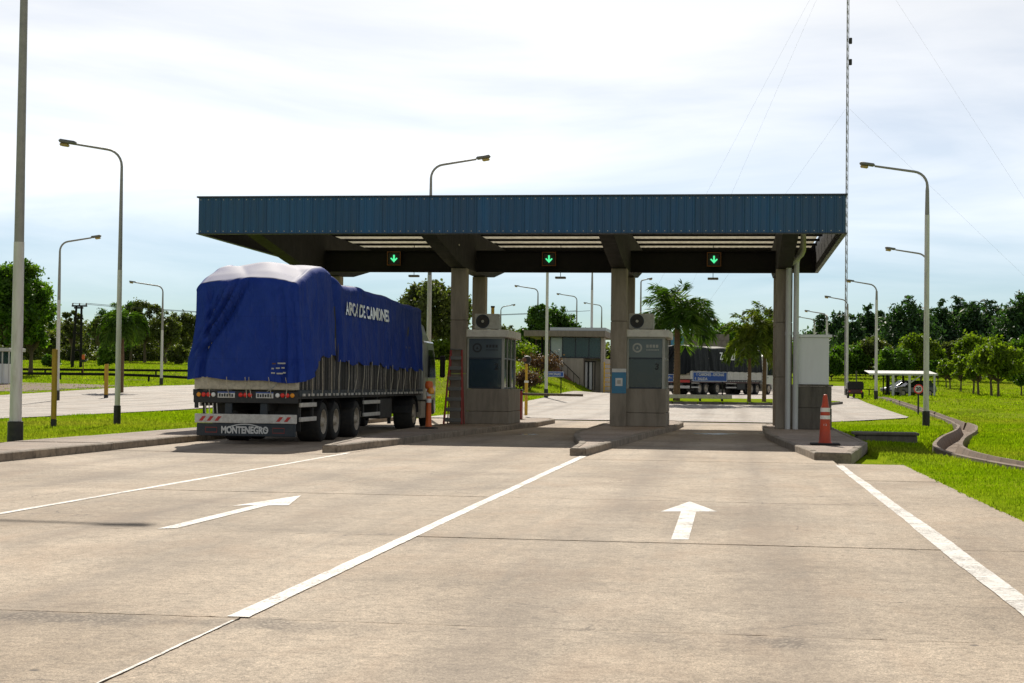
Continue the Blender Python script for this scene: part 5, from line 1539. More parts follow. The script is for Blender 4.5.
# radio mast with guys
YM = 152
b = Vector((atY(845.5, 385, YM).x, YM, 0)); b.z = H(b.x, b.y)
t = thing('radio_mast', b, 'thin guyed lattice radio mast rising out of the picture behind the canopy end', 'mast')
mh = 52; rr = 0.11
lean = (atY(848, 2, YM).x - b.x) / (atY(848, 2, YM).z)
cs = [(rr * math.cos(a), rr * math.sin(a)) for a in (0.3, 0.3 + 2.094, 0.3 + 4.189)]
for c_ in cs: MB().tube([(c_[0], c_[1], 0), (c_[0] + lean * mh, c_[1], mh)], 0.026, 6).build('leg', 'mast_paint', t)
mb = MB()
for k in range(60):
    z0, z1 = mh * k / 60, mh * (k + 1) / 60
    for q in range(3):
        p0, p1 = cs[q], cs[(q + 1) % 3]
        mb.tube([(p0[0] + lean * z0, p0[1], z0), (p1[0] + lean * z1, p1[1], z1)], 0.013, 4, False)
mb.build('bracing', 'mast_paint', t)
for z in (33.2, 31.2): MB().box((0.12 + lean * z, -0.15, z - 0.28), (0.40 + lean * z, 0.15, z + 0.28), 0.05).build('antenna', 'black_paint', t)
for z, ex, ey in ((44, 26, -6), (44, -22, -10), (44, -19, 6), (27, -19, 6), (44, 2, 30), (27, 26, -6)):
    MB().tube([(lean * z, 0, z), (ex, ey, H(b.x + ex, b.y + ey) - b.z)], 0.005, 4, False).build('guy_wire', 'pole_grey', t)

# twin pole power line on the left
YP = 215
b = Vector((atY(77, 365, YP).x, YP, 0)); b.z = H(b.x, b.y)
t = thing('power_pole', b, 'dark twin power pole with insulators on the left horizon', 'power pole')
h = top_z(78, 306, YP) - b.z
for x in (-0.7, 0.55): MB().tube([(x, 0, 0), (x + 0.45 * (1 if x < 0 else -0.1), 0, h)], [0.24, 0.16], 8).build('pole', 'steel_dark', t)
for z in (0.28, 0.55, 0.8, 0.97): MB().box((-0.75 + 0.2 * z, -0.15, h * z - 0.12), (0.75 - 0.02 * z, 0.15, h * z + 0.12)).build('crossbar', 'steel_dark', t)
MB().box((-0.9, -0.15, h - 0.1), (1.3, 0.15, h + 0.12)).build('crossarm', 'steel_dark', t)
for x in (-0.8, 0.2, 1.2): MB().lathe([(0.06, 0.12), (0.13, 0.18), (0.07, 0.26), (0.13, 0.33), (0.05, 0.42)], 8, (x, 0, h)).build('insulator', 'brick_red', t)
for x in (-0.8, 1.2):
    pts = [(x + s * 70, s * 14, h + 0.4 - 4 * 1.4 * s * (1 - s)) for s in [k / 14 for k in range(15)]]
    MB().tube(pts, 0.03, 4, False).build('cable', 'wire', t)

# white roofed shelter at the left edge
YS = 130
b = Vector((atY(4, 376, YS).x, YS, 0)); b.z = H(b.x, b.y)
t = thing('shelter', b, 'white flat roofed kiosk cut by the left picture edge', 'kiosk')
zt = top_z(5, 348, YS) - b.z; zb_ = top_z(5, 351.5, YS) - b.z
MB().box((-4, -0.6, zb_), (0.72, 2.6, zt), 0.03).build('roof', 'canopy_white', t)
MB().box((-3.6, 0, 0), (0.02, 2.2, zb_ * 0.62), 0.02).build('wall', 'white_wall', t)
MB().box((-3.5, 0.05, zb_ * 0.62), (-0.05, 2.1, zb_ - 0.004), 0.02).build('window_band', 'glass_office', t)
for x in (-0.05, 0.55): MB().box((x, -0.4, -0.1), (x + 0.08, -0.32, zb_ - 0.003)).build('post', 'pole_white', t)

# speed sign
b = gpt(918.3, 414.5)
t = thing('speed_sign', b, 'round red and white 20 speed limit sign on a dark post', 'road sign')
zc = top_z(918.5, 389, b.y) - b.z; r_ = 4.6 * b.y / 1600
MB().tube([(0, 0.03, -0.1), (0, 0.03, zc + r_ * 0.6)], 0.05, 8).build('post', 'black_paint', t)
MB().lathe([(r_, 0.0), (r_, -0.015), (0.01, -0.016)], 28, (0, -0.03, zc), 'y').build('red_disc', 'red_light', t)
MB().lathe([(r_ * 0.76, -0.018), (0.01, -0.022)], 28, (0, -0.03, zc), 'y').build('white_disc', 'plate', t)
letter('number', '20', r_ * 1.05, 'ink_black', t, (0, -0.058, zc), FACE_CAM, 0.012)

# motor tricycle seen from behind
b = gpt(855, 398.5)
t = thing('motor_tricycle', b, 'small dark covered motor tricycle with maroon back parked by the right verge', 'tricycle')
MB().box((-0.52, -0.6, 0.35), (0.52, 0.9, 0.72), 0.06).build('body', 'maroon', t, SM)
MB().box((-0.44, -0.63, 0.42), (0.44, -0.602, 0.70), 0.02).build('rear_panel', 'maroon', t)
MB().yprism([(-0.60, 0.72), (0.60, 0.72), (0.62, 1.18), (0.52, 1.32), (-0.52, 1.32), (-0.62, 1.18)], -0.62, 0.8).build('hood', 'canvas_black', t, SM)
for s_ in (-1, 1):
    wheel(t, s_ * 0.62, -0.25, 0.27, s_, 0.16)
    MB().box((s_ * 0.45 - 0.05, -0.645, 0.5), (s_ * 0.45 + 0.05, -0.632, 0.6), 0.01).build('tail_lamp', 'red_light', t)
MB().tube([(0, 0.9, 0.5), (0, 1.3, 0.95)], 0.04, 8).build('fork', 'chassis', t)
wheel(t, 0.07, 1.35, 0.26, 1, 0.14)
MB().tube([(-0.35, 1.2, 1.0), (0.35, 1.2, 1.0)], 0.025, 8).build('handlebar', 'chassis', t)
# trestle beside it
b = gpt(868, 395.5)
t = thing('trestle', b, 'low dark wooden trestle bench beside the tricycle', 'bench')
MB().box((-0.8, -0.15, 0.55), (0.8, 0.15, 0.63), 0.01).build('plank', 'steel_dark', t)
for x in (-0.6, 0.1, 0.6): MB().box((x - 0.05, -0.1, -0.05), (x + 0.05, 0.1, 0.549)).build('leg', 'steel_dark', t)

# carport
YK = 150
xa, xb = atY(868, 372, YK).x, atY(936, 372, YK).x
b = Vector(((xa + xb) / 2, YK, 0)); b.z = H(b.x, b.y)
cp = thing('carport', b, 'white metal carport over two dark cars on the right lawn', 'carport')
zr = top_z(900, 372.5, YK) - b.z
hw = (xb - xa) / 2
for k in range(8):
    x0 = -hw + k * hw / 4
    MB().box((x0 + 0.01, -1.5, 0), (x0 + hw / 4 - 0.01, 4.5, 0.05), 0.01, Matrix.Rotation(R(3), 3, 'X'), (0, 1.5, 0)).build('roof_panel', 'canopy_white', cp, loc=(0, 0, zr))
MB().box((-hw, -1.45, zr - 0.26), (hw, -1.30, zr - 0.10)).build('eaves_beam', 'canopy_white', cp)
for x, w in ((-hw * 0.42, 0.06), (-hw * 0.30, 0.11), (hw * 0.18, 0.10), (hw * 0.9, 0.08)):
    MB().box((x - w, -1.42, -0.1), (x + w, -1.30, zr - 0.262)).build('post', 'canopy_white' if w > 0.07 else 'steel_dark', cp)
    MB().box((x - w, 4.2, -0.1), (x + w, 4.32, zr)).build('post', 'steel_dark', cp)
MB().tube([(hw * 0.22, -1.36, zr - 0.9), (hw * 0.5, -1.36, zr - 0.27)], 0.06, 6).build('brace', 'canopy_white', cp)

def car(p, rz, paint, label):
    t = thing('parked_car', p, label, 'car', rz, group='cars under the carport')
    Lc, Wc = 4.2, 1.7
    # body: sections along the length (x forward)
    st = [(-2.1, 0.45, 0.80, 0.62), (-2.0, 0.30, 0.98, 0.74), (-1.3, 0.24, 1.02, 0.83), (0.0, 0.22, 0.98, 0.85), (0.9, 0.22, 0.95, 0.84), (1.6, 0.24, 0.86, 0.80), (2.0, 0.30, 0.74, 0.70), (2.1, 0.42, 0.62, 0.55)]
    mb = MB(); n = 10
    for x, z0, z1, w in st:
        for k in range(n):
            a = 2 * math.pi * k / n + math.pi / n
            ca, sa = math.cos(a), math.sin(a)
            e = 0.45
            mb.v.append((x, w * math.copysign(abs(ca) ** e, ca), (z0 + z1) / 2 + (z1 - z0) / 2 * math.copysign(abs(sa) ** e, sa)))
    for i in range(len(st) - 1):
        for k in range(n): mb.f.append((i * n + k, i * n + (k + 1) % n, (i + 1) * n + (k + 1) % n, (i + 1) * n + k))
    mb.f += [tuple(range(n)), tuple((len(st) - 1) * n + k for k in range(n))]
    mb.build('body', paint, t, SM)
    gh = MB()
    bot, top = [(-1.95, 0.78), (1.05, 0.80)], [(-1.45, 0.62), (0.25, 0.64)]
    gh.v = [(-1.95, -0.78, 0.96), (1.05, -0.80, 0.92), (1.05, 0.80, 0.92), (-1.95, 0.78, 0.96), (-1.45, -0.60, 1.42), (0.20, -0.62, 1.44), (0.20, 0.62, 1.44), (-1.45, 0.60, 1.42)]
    gh.f = [(0, 1, 5, 4), (1, 2, 6, 5), (2, 3, 7, 6), (3, 0, 4, 7)]
    gh.build('window_band', 'glass_car', t)
    MB().box((-1.5, -0.63, 1.41), (0.25, 0.63, 1.47), 0.03).build('roof', paint, t, SM)
    for s_ in (-1, 1):
        for (xa_, xb_) in (((1.05), (0.20)), ((-0.35), (-0.38)), ((-1.95), (-1.45))):
            MB().tube([(xa_, s_ * 0.80, 0.93), (xb_, s_ * 0.625, 1.43)], 0.035, 6).build('pillar', paint, t)
        MB().box((1.95, s_ * 0.52 - 0.14, 0.60), (2.09, s_ * 0.52 + 0.14, 0.74), 0.03).build('headlight', 'clear_light', t)
        MB().box((0.75, s_ * 0.95 - 0.09, 0.92), (0.92, s_ * 0.95 + 0.09, 1.06), 0.03).build('mirror', paint, t)
        for x in (-1.3, 1.28):
            wh = thing_part('wheel', t, (x, s_ * 0.78, 0.31))
            MB().lathe([(0.19, 0.06 * s_), (0.29, 0.07 * s_), (0.31, 0.03 * s_), (0.31, -0.12 * s_)], 20, (0, 0, 0), 'y', False).build('tyre', 'rubber', wh, SM)
            MB().lathe([(0.19, 0.062 * s_), (0.1, 0.05 * s_), (0.02, 0.065 * s_)], 16, (0, 0, 0), 'y', False).build('rim', 'rim', wh, SM)
    MB().box((2.06, -0.5, 0.5), (2.11, 0.5, 0.6)).build('grille', 'chassis', t)
    return t
p = atY(909, 392, 152.5); car(Vector((p.x + 0.3, 152.3, H(p.x, 152.3))), R(197), 'car_green', 'dark grey car nearest to the white carport post')
p = atY(903, 390, 156.5); car(Vector((p.x, 156.3, H(p.x, 156.3))), R(200), 'car_black', 'black car parked deeper inside the carport')
# short posts on the field by the carport
for px, py, h, lab in ((856.5, 383, 1.5, 'short dark post on the field left of the carport'), (901, 396.5, 0.8, 'grey stub post in the lawn in front of the carport')):
    b = gpt(px, py); t = thing('field_post', b, lab, 'post')
    MB().box((-0.09, -0.09, -0.1), (0.09, 0.09, h), 0.02).build('shaft', 'concrete_dark', t); MB().box((-0.13, -0.13, h + 0.001), (0.13, 0.13, h + 0.1), 0.02).build('cap', 'concrete_dark', t)

# ================================================================== BEYOND THE TOLL: median, blue signs, office
ma, mb_ = gpt(668, 405), gpt(776, 405)
med = thing('planted_median', ((ma.x + mb_.x) / 2, (ma.y + mb_.y) / 2, 0), 'kerbed grass median with palms in front of the far truck', 'median')
y0m = ma.y
w2 = (mb_.x - ma.x) / 2 + 3.0
o = med.location
poly = [(-w2, 0), (w2, 0), (w2 + 1.5, 5), (w2, 9), (-w2 + 1, 9), (-w2 - 1, 4)]
zz = H(o.x, o.y) 
mbx = MB(); inn = offset_poly(poly, 0.16)
mbx.prism([(p.x, p.y) for p in inn], -0.2, 0.20); mbx.v = [(v[0], v[1], v[2] + H(v[0] + o.x, v[1] + o.y)) for v in mbx.v]
mbx.build('turf', 'grass', med)
kk = MB(); n = len(poly)
for i in range(n):
    a, b, c, d = Vector(poly[i]), Vector(poly[(i + 1) % n]), inn[(i + 1) % n], inn[i]
    k = max(1, int((b - a).length / 1.5))
    for q in range(k):
        A, B, C_, D = a.lerp(b, q / k + .004), a.lerp(b, (q + 1) / k - .004), d.lerp(c, (q + 1) / k - .004), d.lerp(c, q / k + .004)
        pr = MB().prism([(p.x, p.y) for p in (A, B, C_, D)], -0.15, 0.18)
        pr.v = [(v[0], v[1], v[2] + H(v[0] + o.x, v[1] + o.y)) for v in pr.v]
        pr.build('kerb_stone', 'concrete_dark', med)
def mpt(px, Y): 
    p = atY(px, 400, Y); return Vector((p.x, Y, H(p.x, Y) + 0.2))
ym = o.y + 1.4
# guard rail plank on the median
p0, p1 = mpt(668, ym), mpt(746, ym)
t = thing('guard_rail', p0, 'low tan timber rail on two dark posts in front of the far truck', 'rail')
zr_ = top_z(705, 396.3, ym) - p0.z
MB().box((0, -0.05, zr_ - 0.16), (p1.x - p0.x - 0.9, 0.05, zr_ + 0.10), 0.02).build('rail', 'wood_white', t)
for px in (700, 722, 674): 
    x = mpt(px, ym).x - p0.x
    MB().box((x - 0.07, 0.052, -0.1), (x + 0.07, 0.15, zr_ + 0.05), 0.01).build('post', 'steel_dark', t)
def blue_sign(px0, px1, py0, py1, py_base, Y, label, lines, post_px, base_z):
    A, B = atY(px0, py1, Y), atY(px1, py0, Y)
    t = thing('direction_sign', (A.x, Y, base_z), label, 'road sign', group='blue direction signs')
    z0, z1, w = A.z - base_z, B.z - base_z, B.x - A.x
    MB().box((0, -0.03, z0), (w, 0.0, z1), 0.01).build('panel', 'sign_blue', t)
    e = 0.03
    mb = MB().box((0.02, -0.035, z0 + 0.02), (w - 0.02, -0.031, z0 + 0.02 + e)).box((0.02, -0.035, z1 - 0.02 - e), (w - 0.02, -0.031, z1 - 0.02)).box((0.02, -0.035, z0 + 0.021 + e), (0.02 + e, -0.031, z1 - 0.021 - e)).box((w - 0.02 - e, -0.035, z0 + 0.021 + e), (w - 0.02, -0.031, z1 - 0.021 - e))
    mb.build('border', 'plate', t)
    for tx, fx, fz, sz, wd in lines:
        letter('lettering', tx, sz, 'plate', t, (w * fx, -0.036, z0 + (z1 - z0) * fz), FACE_CAM, 0.006, wd)
    for pp in post_px:
        x = atY(pp, py1, Y).x - A.x
        MB().tube([(x, 0.05, -0.1), (x, 0.05, z1 - 0.05)], 0.045, 8).build('post', 'steel_dark', t)
    return t
blue_sign(692.5, 727.5, 372, 381.5, 404, ym + 0.4, 'blue two line direction sign in front of the far truck', [('\u2191 CAMIONES - OFICINAS', 0.5, 0.70, 0.26, 0.62), ('\u2191 SALIDA', 0.24, 0.27, 0.24, 0.8)], (722.5,), mpt(710, ym + .4).z)
blue_sign(664, 674, 374, 382, 404, ym + 0.5, 'narrow blue sign half hidden behind the large palm trunk', [('\u2190', 0.6, 0.5, 0.35, 1)], (668,), mpt(668, ym + .5).z)
g0 = gpt(552, 392)
Yg = gpt(556, 393).y
blue_sign(544, 564, 371.5, 377, 392, Yg, 'small blue sign on the lawn in front of the office building', [('OFICINAS', 0.5, 0.5, 0.26, 0.9)], (561,), H(g0.x, Yg))

# office building on the mound
YO = 146
xo0, xo1 = atY(549, 360, YO).x, atY(604, 360, YO).x
zf = top_z(585, 388, YO) - 0.15
of = thing('office_building', ((xo0 + xo1) / 2, YO, zf), 'low flat roofed office with teal window band beyond the toll lanes', 'building')
o = of.location
def ox(px, Y=YO): return atY(px, 360, Y).x - o.x
def oz(py, px=575, Y=YO): return atY(px, py, Y).z - zf
zs, zw, zrb, zrt = oz(358), oz(338.5), oz(337), oz(331)
MB().box((ox(549), 0.3, -0.3), (ox(583), 8, zs - 0.004), 0.02).build('wall', 'plaster', of)
MB().box((ox(583), 1.6, -0.3), (ox(604), 8, zs - 0.004), 0.02).build('wall', 'plaster', of)
MB().box((ox(600.5), 0.2, -0.3), (ox(604), 1.598, zrb), 0.02).build('end_pier', 'plaster', of)
MB().box((ox(549), 0.25, zs), (ox(600.3), 0.42, zs + 0.10)).build('sill_beam', 'trim_dark', of)
pans = [550, 562, 575, 588.5, 600.3]
for k in range(4):
    MB().box((ox(pans[k]) + 0.04, 0.30, zs + 0.104), (ox(pans[k + 1]) - 0.04, 0.33, zrb - 0.06)).build('pane', 'glass_pale' if k == 0 else 'glass_office', of)
for k in range(5): MB().box((ox(pans[k]) - 0.038, 0.24, zs + 0.102), (ox(pans[k]) + 0.038, 0.36, zrb)).build('mullion', 'trim_dark', of)
MB().box((ox(551), 5.0, zs), (ox(600), 5.1, zrb)).build('back_partition', 'plaster', of)
MB().box((ox(548.6), 0.44, zs), (ox(549.6), 8, zrb)).build('side_wall', 'plaster', of)
MB().box((ox(525), -1.1, zrb + 0.002), (ox(606), 9, zrt), 0.03).build('roof', 'roof_edge', of)
MB().box((ox(550), -0.4, zrt + 0.002), (ox(606), 8.5, oz(327.6)), 0.03).build('upper_roof', 'roof_metal', of)
for px in (527, 540): MB().tube([(ox(px), 1.5, -0.8), (ox(px), 1.5, zrb)], 0.09, 8).build('roof_post', 'steel_dark', of)
# entrance: dark opening, door leaves
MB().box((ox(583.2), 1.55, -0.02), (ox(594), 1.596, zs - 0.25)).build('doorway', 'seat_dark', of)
for a_, b_, m_ in ((583.8, 586, 'white_wall'), (588, 590.6, 'white_wall'), (591.5, 593.2, 'plaster')):
    MB().box((ox(a_), 1.48, 0), (ox(b_), 1.53, zs - 0.35), 0.01).build('door_leaf', m_, of)
# outside stair: sloped brick-edged parapet with hand rail
xs0, xs1 = ox(550), ox(580)
MB().yprism([(xs0, zs - 0.15), (xs1, 0.15), (xs1, -0.3), (xs1 - 0.6, -0.3), (xs0, zs - 0.75)], -0.35, 0.0).build('stair_parapet', 'brick_red', of)
for k in range(9):
    f = k / 9
    MB().box((xs0 + (xs1 - xs0) * f, 0.002, zs - 0.5 - (zs - 0.3) * f - 0.2), (xs0 + (xs1 - xs0) * (f + 0.115), 0.28, zs - 0.4 - (zs - 0.3) * f)).build('step', 'concrete', of)
MB().tube([(xs0, -0.2, zs + 0.75), (xs1, -0.2, 1.0)], 0.035, 6).build('handrail', 'steel_dark', of)
for k in range(6):
    f = k / 5.0
    MB().tube([(xs0 + (xs1 - xs0) * f, -0.2, zs - 0.15 - (zs - 0.30) * f), (xs0 + (xs1 - xs0) * f, -0.2, zs + 0.75 - (zs - 0.25) * f)], 0.022, 5).build('baluster', 'steel_dark', of)
# yellow gate by the office
b = gpt(607, 390); Yb = 139
b = Vector((atY(607.5, 388, Yb).x, Yb, H(atY(607.5, 388, Yb).x, Yb)))
t = thing('yellow_gate', b, 'yellow tube gate at the right end of the office building', 'gate')
hh = top_z(607, 362, Yb) - b.z
for x in (-0.30, 0.55): MB().tube([(x, 0, -0.2), (x, 0, hh)], 0.06, 8).build('upright', 'yellow_paint', t)
for k in range(7): MB().tube([(-0.3, 0, hh * (k + 0.5) / 7), (0.55, 0, hh * (k + 0.5) / 7)], 0.035, 6).build('bar', 'yellow_paint', t)
# entrance path and its kerb
vs_, fs_ = [], []

# ================================================================== TREES AND SHRUBS
def leaf_mesh(centers, radii, counts, size, seed, flat=0.75, up=0.35, elong=1.5):
    """thousands of single leaf faces scattered through clumps"""
    r_ = np.random.default_rng(seed)
    C = np.repeat(np.asarray(centers), counts, axis=0); Rd = np.repeat(np.asarray(radii), counts)
    n = len(C)
    d = r_.normal(size=(n, 3)); d /= np.linalg.norm(d, axis=1)[:, None]
    rad = r_.random(n) ** 0.5
    C = C + r_.normal(size=(n, 3)) * (Rd * 0.38)[:, None]
    P = C + d * (rad * Rd)[:, None] * np.array([1, 1, flat])
    nrm = r_.normal(size=(n, 3)) + np.array([0, 0, up]); nrm += d * 0.6
    nrm /= np.linalg.norm(nrm, axis=1)[:, None]
    t = np.cross(nrm, r_.normal(size=(n, 3))); t /= np.linalg.norm(t, axis=1)[:, None] + 1e-9
    b = np.cross(nrm, t)
    s = size * (0.6 + 0.8 * r_.random(n))[:, None]
    bend = nrm * s * 0.18
    V = np.empty((n, 4, 3))
    V[:, 0] = P - t * s * 0.5 * elong; V[:, 1] = P - b * s * 0.42 + bend; V[:, 2] = P + t * s * 0.5 * elong; V[:, 3] = P + b * s * 0.42 + bend
    return V
def quads_object(name, V, material, parent):
    n = len(V)
    me = bpy.data.meshes.new(name)
    me.vertices.add(4 * n); me.vertices.foreach_set('co', V.astype(np.float32).ravel())
    me.loops.add(4 * n); me.loops.foreach_set('vertex_index', np.arange(4 * n, dtype=np.int32))
    me.polygons.add(n); me.polygons.foreach_set('loop_start', np.arange(0, 4 * n, 4, dtype=np.int32))
    me.update(calc_edges=True)
    return inst(name, me, material, parent)
def tree(base, height, cw, trunk_h, material, label, seed, n=5200, leaf=0.26, clumps=34, shape='round', group=None, name='broadleaf_tree', trunk_r=None, openness=0.0, bark='bark'):
    r_ = np.random.default_rng(seed); rr_ = random.Random(seed)
    t = thing(name, base, label, 'tree', rz=0, group=group)
    ch = height - trunk_h; hw = cw / 2
    cen, rad = [], []
    k = 0
    clumps = int(clumps * 2.6); n = int(n * 1.9)
    while len(cen) < clumps and k < 6000:
        k += 1
        p = r_.uniform(-1, 1, 3)
        q = np.linalg.norm(p)
        if q > 1 or (q < 0.45 and r_.random() < 0.6): continue
        if shape == 'dome' and p[2] < -0.55: continue
        if shape == 'flat' and abs(p[2]) > 0.6: continue
        x, y = p[0] * hw, p[1] * hw
        z = trunk_h + ch * (0.5 + 0.5 * p[2])
        if shape == 'cone':
            f = (p[2] + 1) / 2; w = 1.05 - 0.85 * f ** 1.2
            x *= w; y *= w
        cr = cw * rr_.uniform(0.06, 0.135) * (1 - openness * 0.3)
        if shape == 'cone': cr *= (1.15 - 0.6 * (p[2] + 1) / 2)
        cen.append((x, y, z)); rad.append(cr)
    tot = sum(c ** 2 for c in rad)
    cnt = [max(20, int(n * c ** 2 / tot)) for c in rad]
    quads_object('crown', leaf_mesh(cen, rad, cnt, leaf, seed), material, t)
    tr = trunk_r or height * 0.022
    mb = MB()
    lean = rr_.uniform(-0.04, 0.04) * height
    topz = trunk_h + ch * 0.55
    spine = [(0, 0, -0.3), (lean * 0.2, 0, trunk_h * 0.5), (lean * 0.5, 0.1, trunk_h), (lean, 0.1, topz)]
    mb.tube(spine, [tr * 1.35, tr, tr * 0.8, tr * 0.3], 8)
    for c in sorted(cen, key=lambda c: -abs(c[0]))[:min(len(cen), 22)]:
        f = rr_.uniform(0.35, 1.0)
        s0 = Vector((lean * 0.5 * f, 0.1 * f, trunk_h * (0.65 + 0.35 * f)))
        e = Vector(c); mid = s0.lerp(e, 0.5) + Vector((0, 0, -0.06 * height * rr_.random()))
        mb.tube([s0, mid, e], [tr * 0.42, tr * 0.28, tr * 0.08], 5, False)
    mb.build('trunk', bark, t, R(60))
    return t
def pine(base, height, cw, label, seed, n=3600, group='pines along the right horizon'):
    r_ = random.Random(seed)
    t = thing('pine_tree', base, label, 'tree', group=group)
    cen, rad = [], []
    z = height * 0.10; k = 0; n = int(n * 1.7)
    while z < height * 0.98:
        f = (z / height - 0.10) / 0.90
        w = cw / 2 * ((0.8 + 0.6 * f) if f < 0.3 else 0.98 * (1.02 - f) ** 0.7 / 0.72 ** 0.7 + 0.03)
        m_ = max(3, int(8 * w / (cw / 2) + 1.5))
        a0 = r_.uniform(0, 6.28)
        for q in range(m_):
            a = a0 + 6.283 * q / m_ + r_.uniform(-0.4, 0.4); d = w * r_.uniform(0.15, 1.05)
            cen.append((d * math.cos(a), d * math.sin(a), z + r_.uniform(-0.4, 0.5))); rad.append(max(0.4, w * r_.uniform(0.28, 0.5)))
        z += height * r_.uniform(0.045, 0.075)
    cen.append((0, 0, height * 0.97)); rad.append(0.4)
    tot = sum(c ** 2 for c in rad)
    cnt = [max(14, int(n * c ** 2 / tot)) for c in rad]
    quads_object('crown', leaf_mesh(cen, rad, cnt, 0.40, seed, 0.6, 0.5, 2.2), 'needle', t)
    mb = MB().tube([(0, 0, -0.4), (0.1, 0, height * 0.5), (0, 0, height * 0.96)], [height * 0.018, height * 0.013, 0.04], 7)
    for c in cen[::2]: mb.tube([(0, 0, c[2] - 0.3), c], [0.07, 0.02], 4, False)
    mb.build('trunk', 'bark', t, R(60)); return t
def palm(base, h, r, label, seed, nf=20, material='palm_leaf', droop=1.0, trunk_r=0.16, name='palm_tree', plume=1.0, lfl=0.42):
    r_ = random.Random(seed); g = np.random.default_rng(seed)
    t = thing(name, base, label, 'palm')
    MB().tube([(0, 0, -0.2), (0.03, 0, h * 0.5), (0, 0, h)], [trunk_r * 1.15, trunk_r, trunk_r * 0.8], 12).build('trunk', 'palm_bark', t, SM)
    mb = MB()
    for k in range(int(h * 5)):
        z = k * 0.2 + 0.05; q = trunk_r * (1.16 - 0.3 * z / h)
        mb.lathe([(q, z), (q + 0.014, z + 0.03), (q, z + 0.06)], 10)
    mb.build('leaf_scar_ring', 'palm_bark', t)
    for k in range(nf):
        a = 2.399 * k + r_.uniform(-0.3, 0.3); el = r_.uniform(-0.15, 1.35) if k > nf * 0.25 else r_.uniform(0.9, 1.5)
        Lf = r * r_.uniform(0.95, 1.3)
        pts = []; d = Vector((math.cos(a) * math.cos(el), math.sin(a) * math.cos(el), math.sin(el)))
        p = Vector((0, 0, h)); n = 13
        for q in range(n):
            pts.append(p.copy()); p = p + d * (Lf / n)
            d = (d + Vector((0, 0, -0.17 * droop * (0.5 + q / n)))).normalized()
        mb = MB(); mb.tube(pts, [0.03 * (1 - q / n) + 0.006 for q in range(n)], 4, False)
        V = []
        for q in range(2, n):
            for s_ in (-1, 1):
                for rep in range(5):
                    f = rep / 5
                    c = pts[q].lerp(pts[min(q + 1, n - 1)], f)
                    tan = (pts[min(q + 1, n - 1)] - pts[q - 1]).normalized()
                    sd_ = tan.cross(Vector((0, 0, 1)))
                    if sd_.length < 0.1: sd_ = Vector((1, 0, 0))
                    sd_.normalize()
                    ll = lfl * r / 2.2 * (1.15 - abs(q / n - 0.45)) * plume * r_.uniform(0.8, 1.15)
                    dr_ = (sd_ * s_ * r_.uniform(0.5, 0.9) + tan * 0.55 + Vector((0, 0, r_.uniform(-0.75, 0.25)))).normalized()
                    e = c + dr_ * ll + Vector((0, 0, -0.12 * ll)); mid = c.lerp(e, 0.5) + Vector((0, 0, 0.05 * ll))
                    wv = dr_.cross(Vector((r_.uniform(-1, 1), r_.uniform(-1, 1), 1))).normalized() * 0.045
                    V.append([c, mid - wv, e, mid + wv])
        b = len(mb.v)
        for quad in V:
            i0 = len(mb.v); mb.v += [tuple(x) for x in quad]; mb.f.append((i0, i0 + 1, i0 + 2, i0 + 3))
        me = bpy.data.meshes.new('frond'); me.from_pydata(mb.v, [], mb.f)
        inst('frond', me, material, t)
    return t
def bush(base, w, h, material, label, seed, n=1600, leaf=0.14, name='shrub'):
    r_ = np.random.default_rng(seed); t = thing(name, base, label, 'shrub')
    cen = [(r_.uniform(-w / 2, w / 2) * 0.8, r_.uniform(-w / 2, w / 2) * 0.6, h * r_.uniform(0.3, 0.75)) for _ in range(12)]
    rad = [h * r_.uniform(0.22, 0.4) for _ in range(12)]
    quads_object('foliage', leaf_mesh(cen, rad, [n // 12] * 12, leaf, seed), material, t)
    mb = MB()
    for c in cen: mb.tube([(c[0] * 0.2, c[1] * 0.2, -0.1), c], [0.05, 0.015], 5, False)
    mb.build('stem', 'bark', t); return t
def at_ground(px, Y):
    x = atY(px, 380, Y).x; return Vector((x, Y, H(x, Y)))
def zpx(px, py, Y): return atY(px, py, Y).z

# --- left side
def tree_px(px, Y, pytop, wpx, trunk_f, material, label, seed, **kw):
    b = at_ground(px, Y); h = zpx(px, pytop, Y) - b.z
    b.y += (seed * 37 % 11 - 5) * 0.5; h *= 0.95 + (seed * 53 % 9) * 0.0125
    return tree(b, h, wpx * Y / 1600 * (0.9 + (seed * 29 % 13) * 0.02), h * trunk_f, material, label, seed, **kw)
tree_px(8, 165, 268, 66, 0.30, 'leaf_mid', 'big dark green tree at the left picture edge', 101, n=9000, clumps=44, leaf=0.30)
tree_px(38, 172, 285, 46, 0.28, 'leaf_mid', 'big leafy tree just right of the thick left post', 102, n=6500, clumps=34, leaf=0.30)
tree_px(-14, 185, 276, 40, 0.25, 'leaf_dark', 'dark tree cut off by the left picture edge', 103, n=4000)
LG = 'trees along the left horizon'
tree_px(66, 235, 305, 22, 0.35, 'leaf_olive', 'thin open tree left of the power pole', 104, n=1500, clumps=16, openness=0.6, leaf=0.3, group=LG)
tree_px(52, 250, 332, 26, 0.2, 'leaf_olive', 'low tree under the power line at the left', 105, n=2200, clumps=20, group=LG)
tree_px(97, 230, 315, 20, 0.45, 'leaf_olive', 'leaning sparse tree right of the power pole', 106, n=900, clumps=10, openness=0.7, group=LG)
tree_px(100, 205, 342, 22, 0.2, 'leaf_mid', 'small bushy tree right of the power pole', 107, n=1800, clumps=16, group=LG)
tree_px(108, 260, 308, 30, 0.3, 'leaf_dark', 'dark tree behind the white lamp post on the left', 108, n=3000, clumps=24, group=LG)
tree_px(128, 262, 306, 34, 0.3, 'leaf_dark', 'tree right of the dark palm on the left horizon', 109, n=3400, clumps=24, group=LG)
